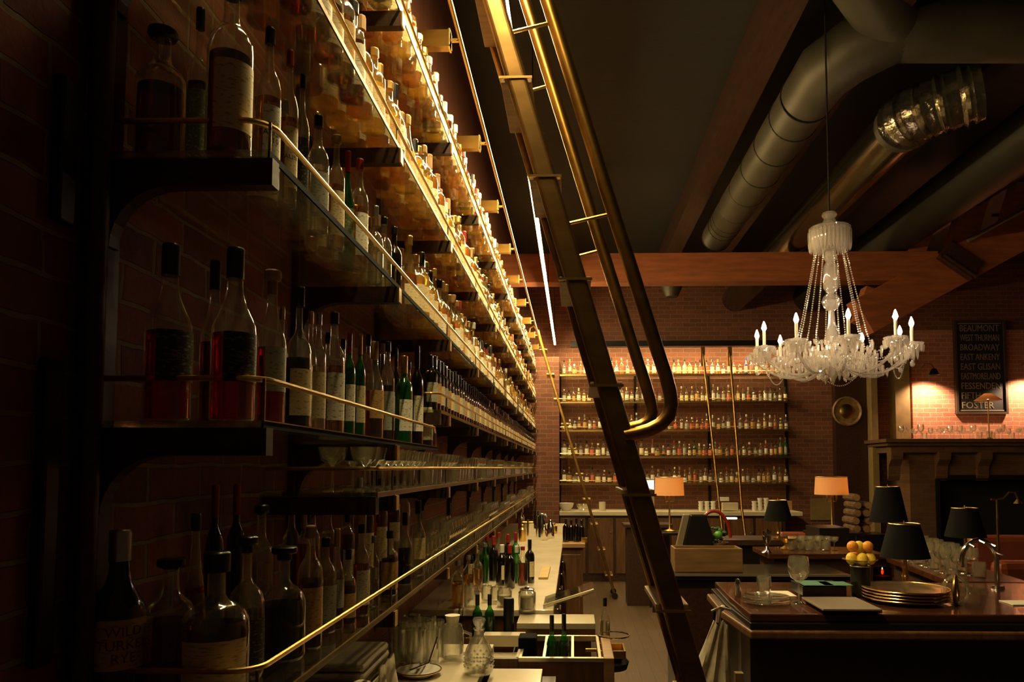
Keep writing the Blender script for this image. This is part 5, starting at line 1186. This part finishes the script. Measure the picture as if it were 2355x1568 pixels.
# brass caddy beside
P = at(1415, 1500, z=.86)
bc = thing('brass_caddy', 'open brass caddy with a wire ring beside the bottle wells', 'caddy', (P.x-.02,P.y+.02,.845))
g = MB(); w_, d_, h_ = .055, .09, .10
h_ = .035; w_ = .065; d_ = .075
g.box((-w_,-d_,0),(-w_+.008,d_,h_)).box((w_-.008,-d_,0),(w_,d_,h_)).box((-w_+.008,-d_,0),(w_-.008,-d_+.008,h_)).box((-w_+.008,d_-.008,0),(w_-.008,d_,h_)).box((-w_+.008,-d_+.008,0),(w_-.008,d_-.008,.008)); g.obj('tray', 'brass', bc, bevel=.002)
MB().tube([(.02+.075*math.cos(a), .13+.075*math.sin(a), .06) for a in [2*PI*i/28 for i in range(28)]], .004, 6, closed=True).obj('wire_ring', 'chrome', bc)
MB().tube([(-w_-.0,0,.02),(-w_-.05,0,.02)], .008, 8).obj('mount_arm', 'brass_dim', bc)
MB().lathe([(1e-4,-.08),(.075,-.06),(.085,-.03),(.06,-.005),(1e-4,-.002)], 20).obj('base_bowl', 'black', bc)
Pq = at(1400, 1480, y=bc.location.y+.12); near_bottle('long',G,'liq_clear','cap_black',None,.024,.22,(bc.location.x-.02,bc.location.y+.13,.86),0,'clear bottle held in the wire ring of the brass caddy',None,name='counter_bottle')
# plate, glasses, decanters, linen
P = at(962, 1553, z=PT)
e = thing('gold_rimmed_plate', 'cream plate with gold rim lying in front of the mixing glasses', 'plate', (P.x,P.y,PT+.001)); rr = 52*P.y/FPX
gp(rr).obj('dish', 'porcelain', e); MB().tube([(rr*.985*math.cos(a), rr*.985*math.sin(a), .0215) for a in [2*PI*i/40 for i in range(40)]], .003, 6, closed=True).obj('gold_rim', 'gold_rim', e)
o = MB().tube([(-.03,-.02,.014),(.035,.03,.03),(.06,.07,.12)], .004, 6).obj('bar_spoon', 'chrome', loc=(P.x,P.y,PT+.01)); tag(o, 'thin metal bar spoon resting on the gold-rimmed plate', 'spoon')
mg = tumbler_mb(.15,.042,20).mesh('mixing_glass', ['glassware'])
MG = [(925,1530),(955,1534),(988,1530),(935,1512),(968,1510),(1000,1508),(915,1508),(948,1495),(982,1494)]
for i, (px, py) in enumerate(MG):
    P = at(px, py, z=PT); inst(mg, 'mixing_glass', (P.x,P.y,PT+.001), 'tall mixing glass in the crowded group behind the gold-rimmed plate', 'mixing glasses on the prep station')
# cut crystal decanter and cork-stoppered decanter
P = at(1101, 1548, z=PT); e = thing('crystal_decanter', 'cut crystal decanter with a glass stopper on the prep station', 'decanter', (P.x,P.y,PT+.001))
MB().lathe([(1e-4,0),(.05,0),(.056,.01),(.058,.05),(.052,.09),(.035,.125),(.02,.145),(.018,.165),(.024,.172),(.019,.172),(.014,.15),(.03,.12),(.046,.085),(.05,.05),(.046,.015),(1e-4,.015)], 20).obj('cut_glass_body', 'glassware', e)
g = MB()
for j in range(4):
    for i in range(14): a = 2*PI*(i+.5*(j % 2))/14; g.ball((.056*math.cos(a), .056*math.sin(a), .03+.014*j), .006, 4, 2)
g.obj('cut_facet_pattern', 'crystal', e)
MB().lathe([(1e-4,.15),(.012,.15),(.014,.178),(.022,.19),(.026,.205),(.022,.212),(1e-4,.213)], 10).obj('stopper', 'crystal', e)
P = at(1040, 1520, z=PT); e = thing('cork_decanter', 'clear jug with a broad pale stopper left of the cut crystal decanter', 'decanter', (P.x,P.y,PT+.001))
MB().lathe([(1e-4,0),(.045,0),(.048,.01),(.048,.12),(.04,.14),(.04,.15),(.036,.15),(.036,.135),(.043,.12),(.043,.014),(1e-4,.014)], 20).obj('jug_body', 'glassware', e)
MB().lathe([(1e-4,.14),(.022,.14),(.03,.185),(.032,.187),(1e-4,.187)], 16).obj('stopper', 'paper', e)
g = MB().tube([(.048,0,.12),(.075,0,.11),(.075,0,.04),(.048,0,.03)], .006, 8); g.obj('handle', 'glassware', e)
for k, (px, lab) in enumerate(((1098,'first'),(1126,'second'))):
    Pb = at(px, 1440, z=.80); y = 3.73; h = at(px, 1366, y=y).z-.80; P = at(px, 1400, y=y); near_bottle('bordeaux',GG,'liq_black','cap_black',None,.026,h,(P.x,y,.80),0,f'{lab} of two green bottles sunk in the rack behind the crystal decanter',None,name='counter_bottle')
P = at(1170, 1400, y=3.73); o = MB().lathe([(1e-4,0),(.026,0),(.027,.24),(.024,.25),(1e-4,.25)], 16).obj('black_canister', 'black', loc=(P.x,3.73,.80)); tag(o, 'tall black canister between green bottles and lidded jar', 'canister')
b0 = at(1060, 1460, z=.80); rk = thing('bottle_rack', 'dark sunken rack holding the two green bottles and black canister', 'rack', (0,0,0))
MB().box((-.52,3.62,.0),(-.29,3.85,.799)).obj('rack_floor', 'wood_dark', rk); MB().box((-.52,3.605,.7),(-.29,3.619,.88)).obj('rack_front', 'wood_red', rk)
slab('marble_slab', 1118, 1585, 1248, 1549, .02, .86, 'marble', 'pale marble slab at the bottom edge before the wooden station', 'slab')
o = MB().box((0,0,0),(.26,.2,.85)).obj('under_cabinet', 'wood_dark', loc=(at(1118,1585,z=.86).x,at(1118,1585,z=.86).y,0.005)); tag(o, 'dark cabinet under the pale marble slab', 'cabinet')
# folded linen stack under the lowest shelf
P = at(800, 1500, x=-.74)
rg = random.Random(6)
for k in range(9):
    w = .15+rg.uniform(-.008,.008)
    o = MB().box((-.10,-w,0),(.13,w,.024)).obj('folded_napkin', 'linen', loc=(-.735+rg.uniform(-.006,.006),2.30,PT+.001+.026*k), bevel=.010); tag(o, f'folded linen in the stack under the lowest shelf, {["bottom one","second from bottom","third from bottom","fourth from bottom","middle one","fourth from top","third from top","second from top","topmost"][k]}', 'linen', 'folded linen stack')
P = at(880, 1560, x=-.575)
g = MB(); n, m_ = 16, 8
for j in range(m_):
    v_ = j/(m_-1)
    for i in range(n): u = i/(n-1); g.v.append((-.585+.03*v_*math.sin(u*9)+.015*v_, 2.24+.17*u, PT+.2*(1-v_)+.004*math.sin(u*14)))
for j in range(m_-1):
    for i in range(n-1): g.face((j*n+i,j*n+i+1,(j+1)*n+i+1,(j+1)*n+i), 0, True)
o = g.obj('draped_towel', 'cloth'); s_ = o.modifiers.new('s', 'SOLIDIFY'); s_.thickness = .006; tag(o, 'pale towel draped beside the folded linen stack', 'towel')
# rounded white thing at bottom edge
P = at(830, 1580, y=2.1); o = MB().lathe([(1e-4,0),(.055,0),(.055,.16),(.045,.185),(.02,.2),(1e-4,.203)], 24).obj('pale_canister', 'paper', loc=(P.x,2.1,PT+.001)); tag(o, 'rounded pale canister lid at the very bottom below the linen', 'canister')
# jigger shelf hardware under lowest shelf
for i, (px, py0, py1) in enumerate(((1010,1296,1380),(1034,1290,1360),(985,1310,1400))):
    P = at(px, py1, x=-.66); h = at(px, py0, y=P.y).z-CT; P.z = CT if P.y > 3.9 else PT
    near_bottle('round',G,'liq_gold','cap_silver','lab_tan' if i == 0 else None,.034,.25,(-.62+.02*i,4.0+.25*i,CT),.3,'clear bottle against the red panelling under the lowest shelf','bottles against the panelling',name='counter_bottle')
# ------------------------------------------------------------------ lights
def area(name, loc, rot, sx, sy, e, col):
    l = bpy.data.lights.new(name, 'AREA'); l.shape = 'RECTANGLE'; l.size = sx; l.size_y = sy; l.energy = e; l.color = col
    o = bpy.data.objects.new(name, l); COL.objects.link(o); o.location = loc; o.rotation_euler = rot; return o
w = bpy.data.worlds.new('world'); SC.world = w; w.use_nodes = True
bg = w.node_tree.nodes['Background']; bg.inputs[0].default_value = (1,.62,.34,1); bg.inputs[1].default_value = .012
# ------------------------------------------------------------------ render settings
SC.view_settings.view_transform = 'Standard'; SC.view_settings.look = 'None'; SC.view_settings.gamma = 1; SC.view_settings.exposure = 0.3; SC.view_settings.use_curve_mapping = False
cy = SC.cycles
cy.max_bounces = 8; cy.diffuse_bounces = 2; cy.glossy_bounces = 3; cy.transmission_bounces = 6; cy.transparent_max_bounces = 14
cy.sample_clamp_indirect = 4; cy.sample_clamp_direct = 0; cy.caustics_refractive = True; cy.caustics_reflective = True; cy.blur_glossy = .5
cy.use_denoising = True; cy.use_adaptive_sampling = True; cy.adaptive_threshold = .04
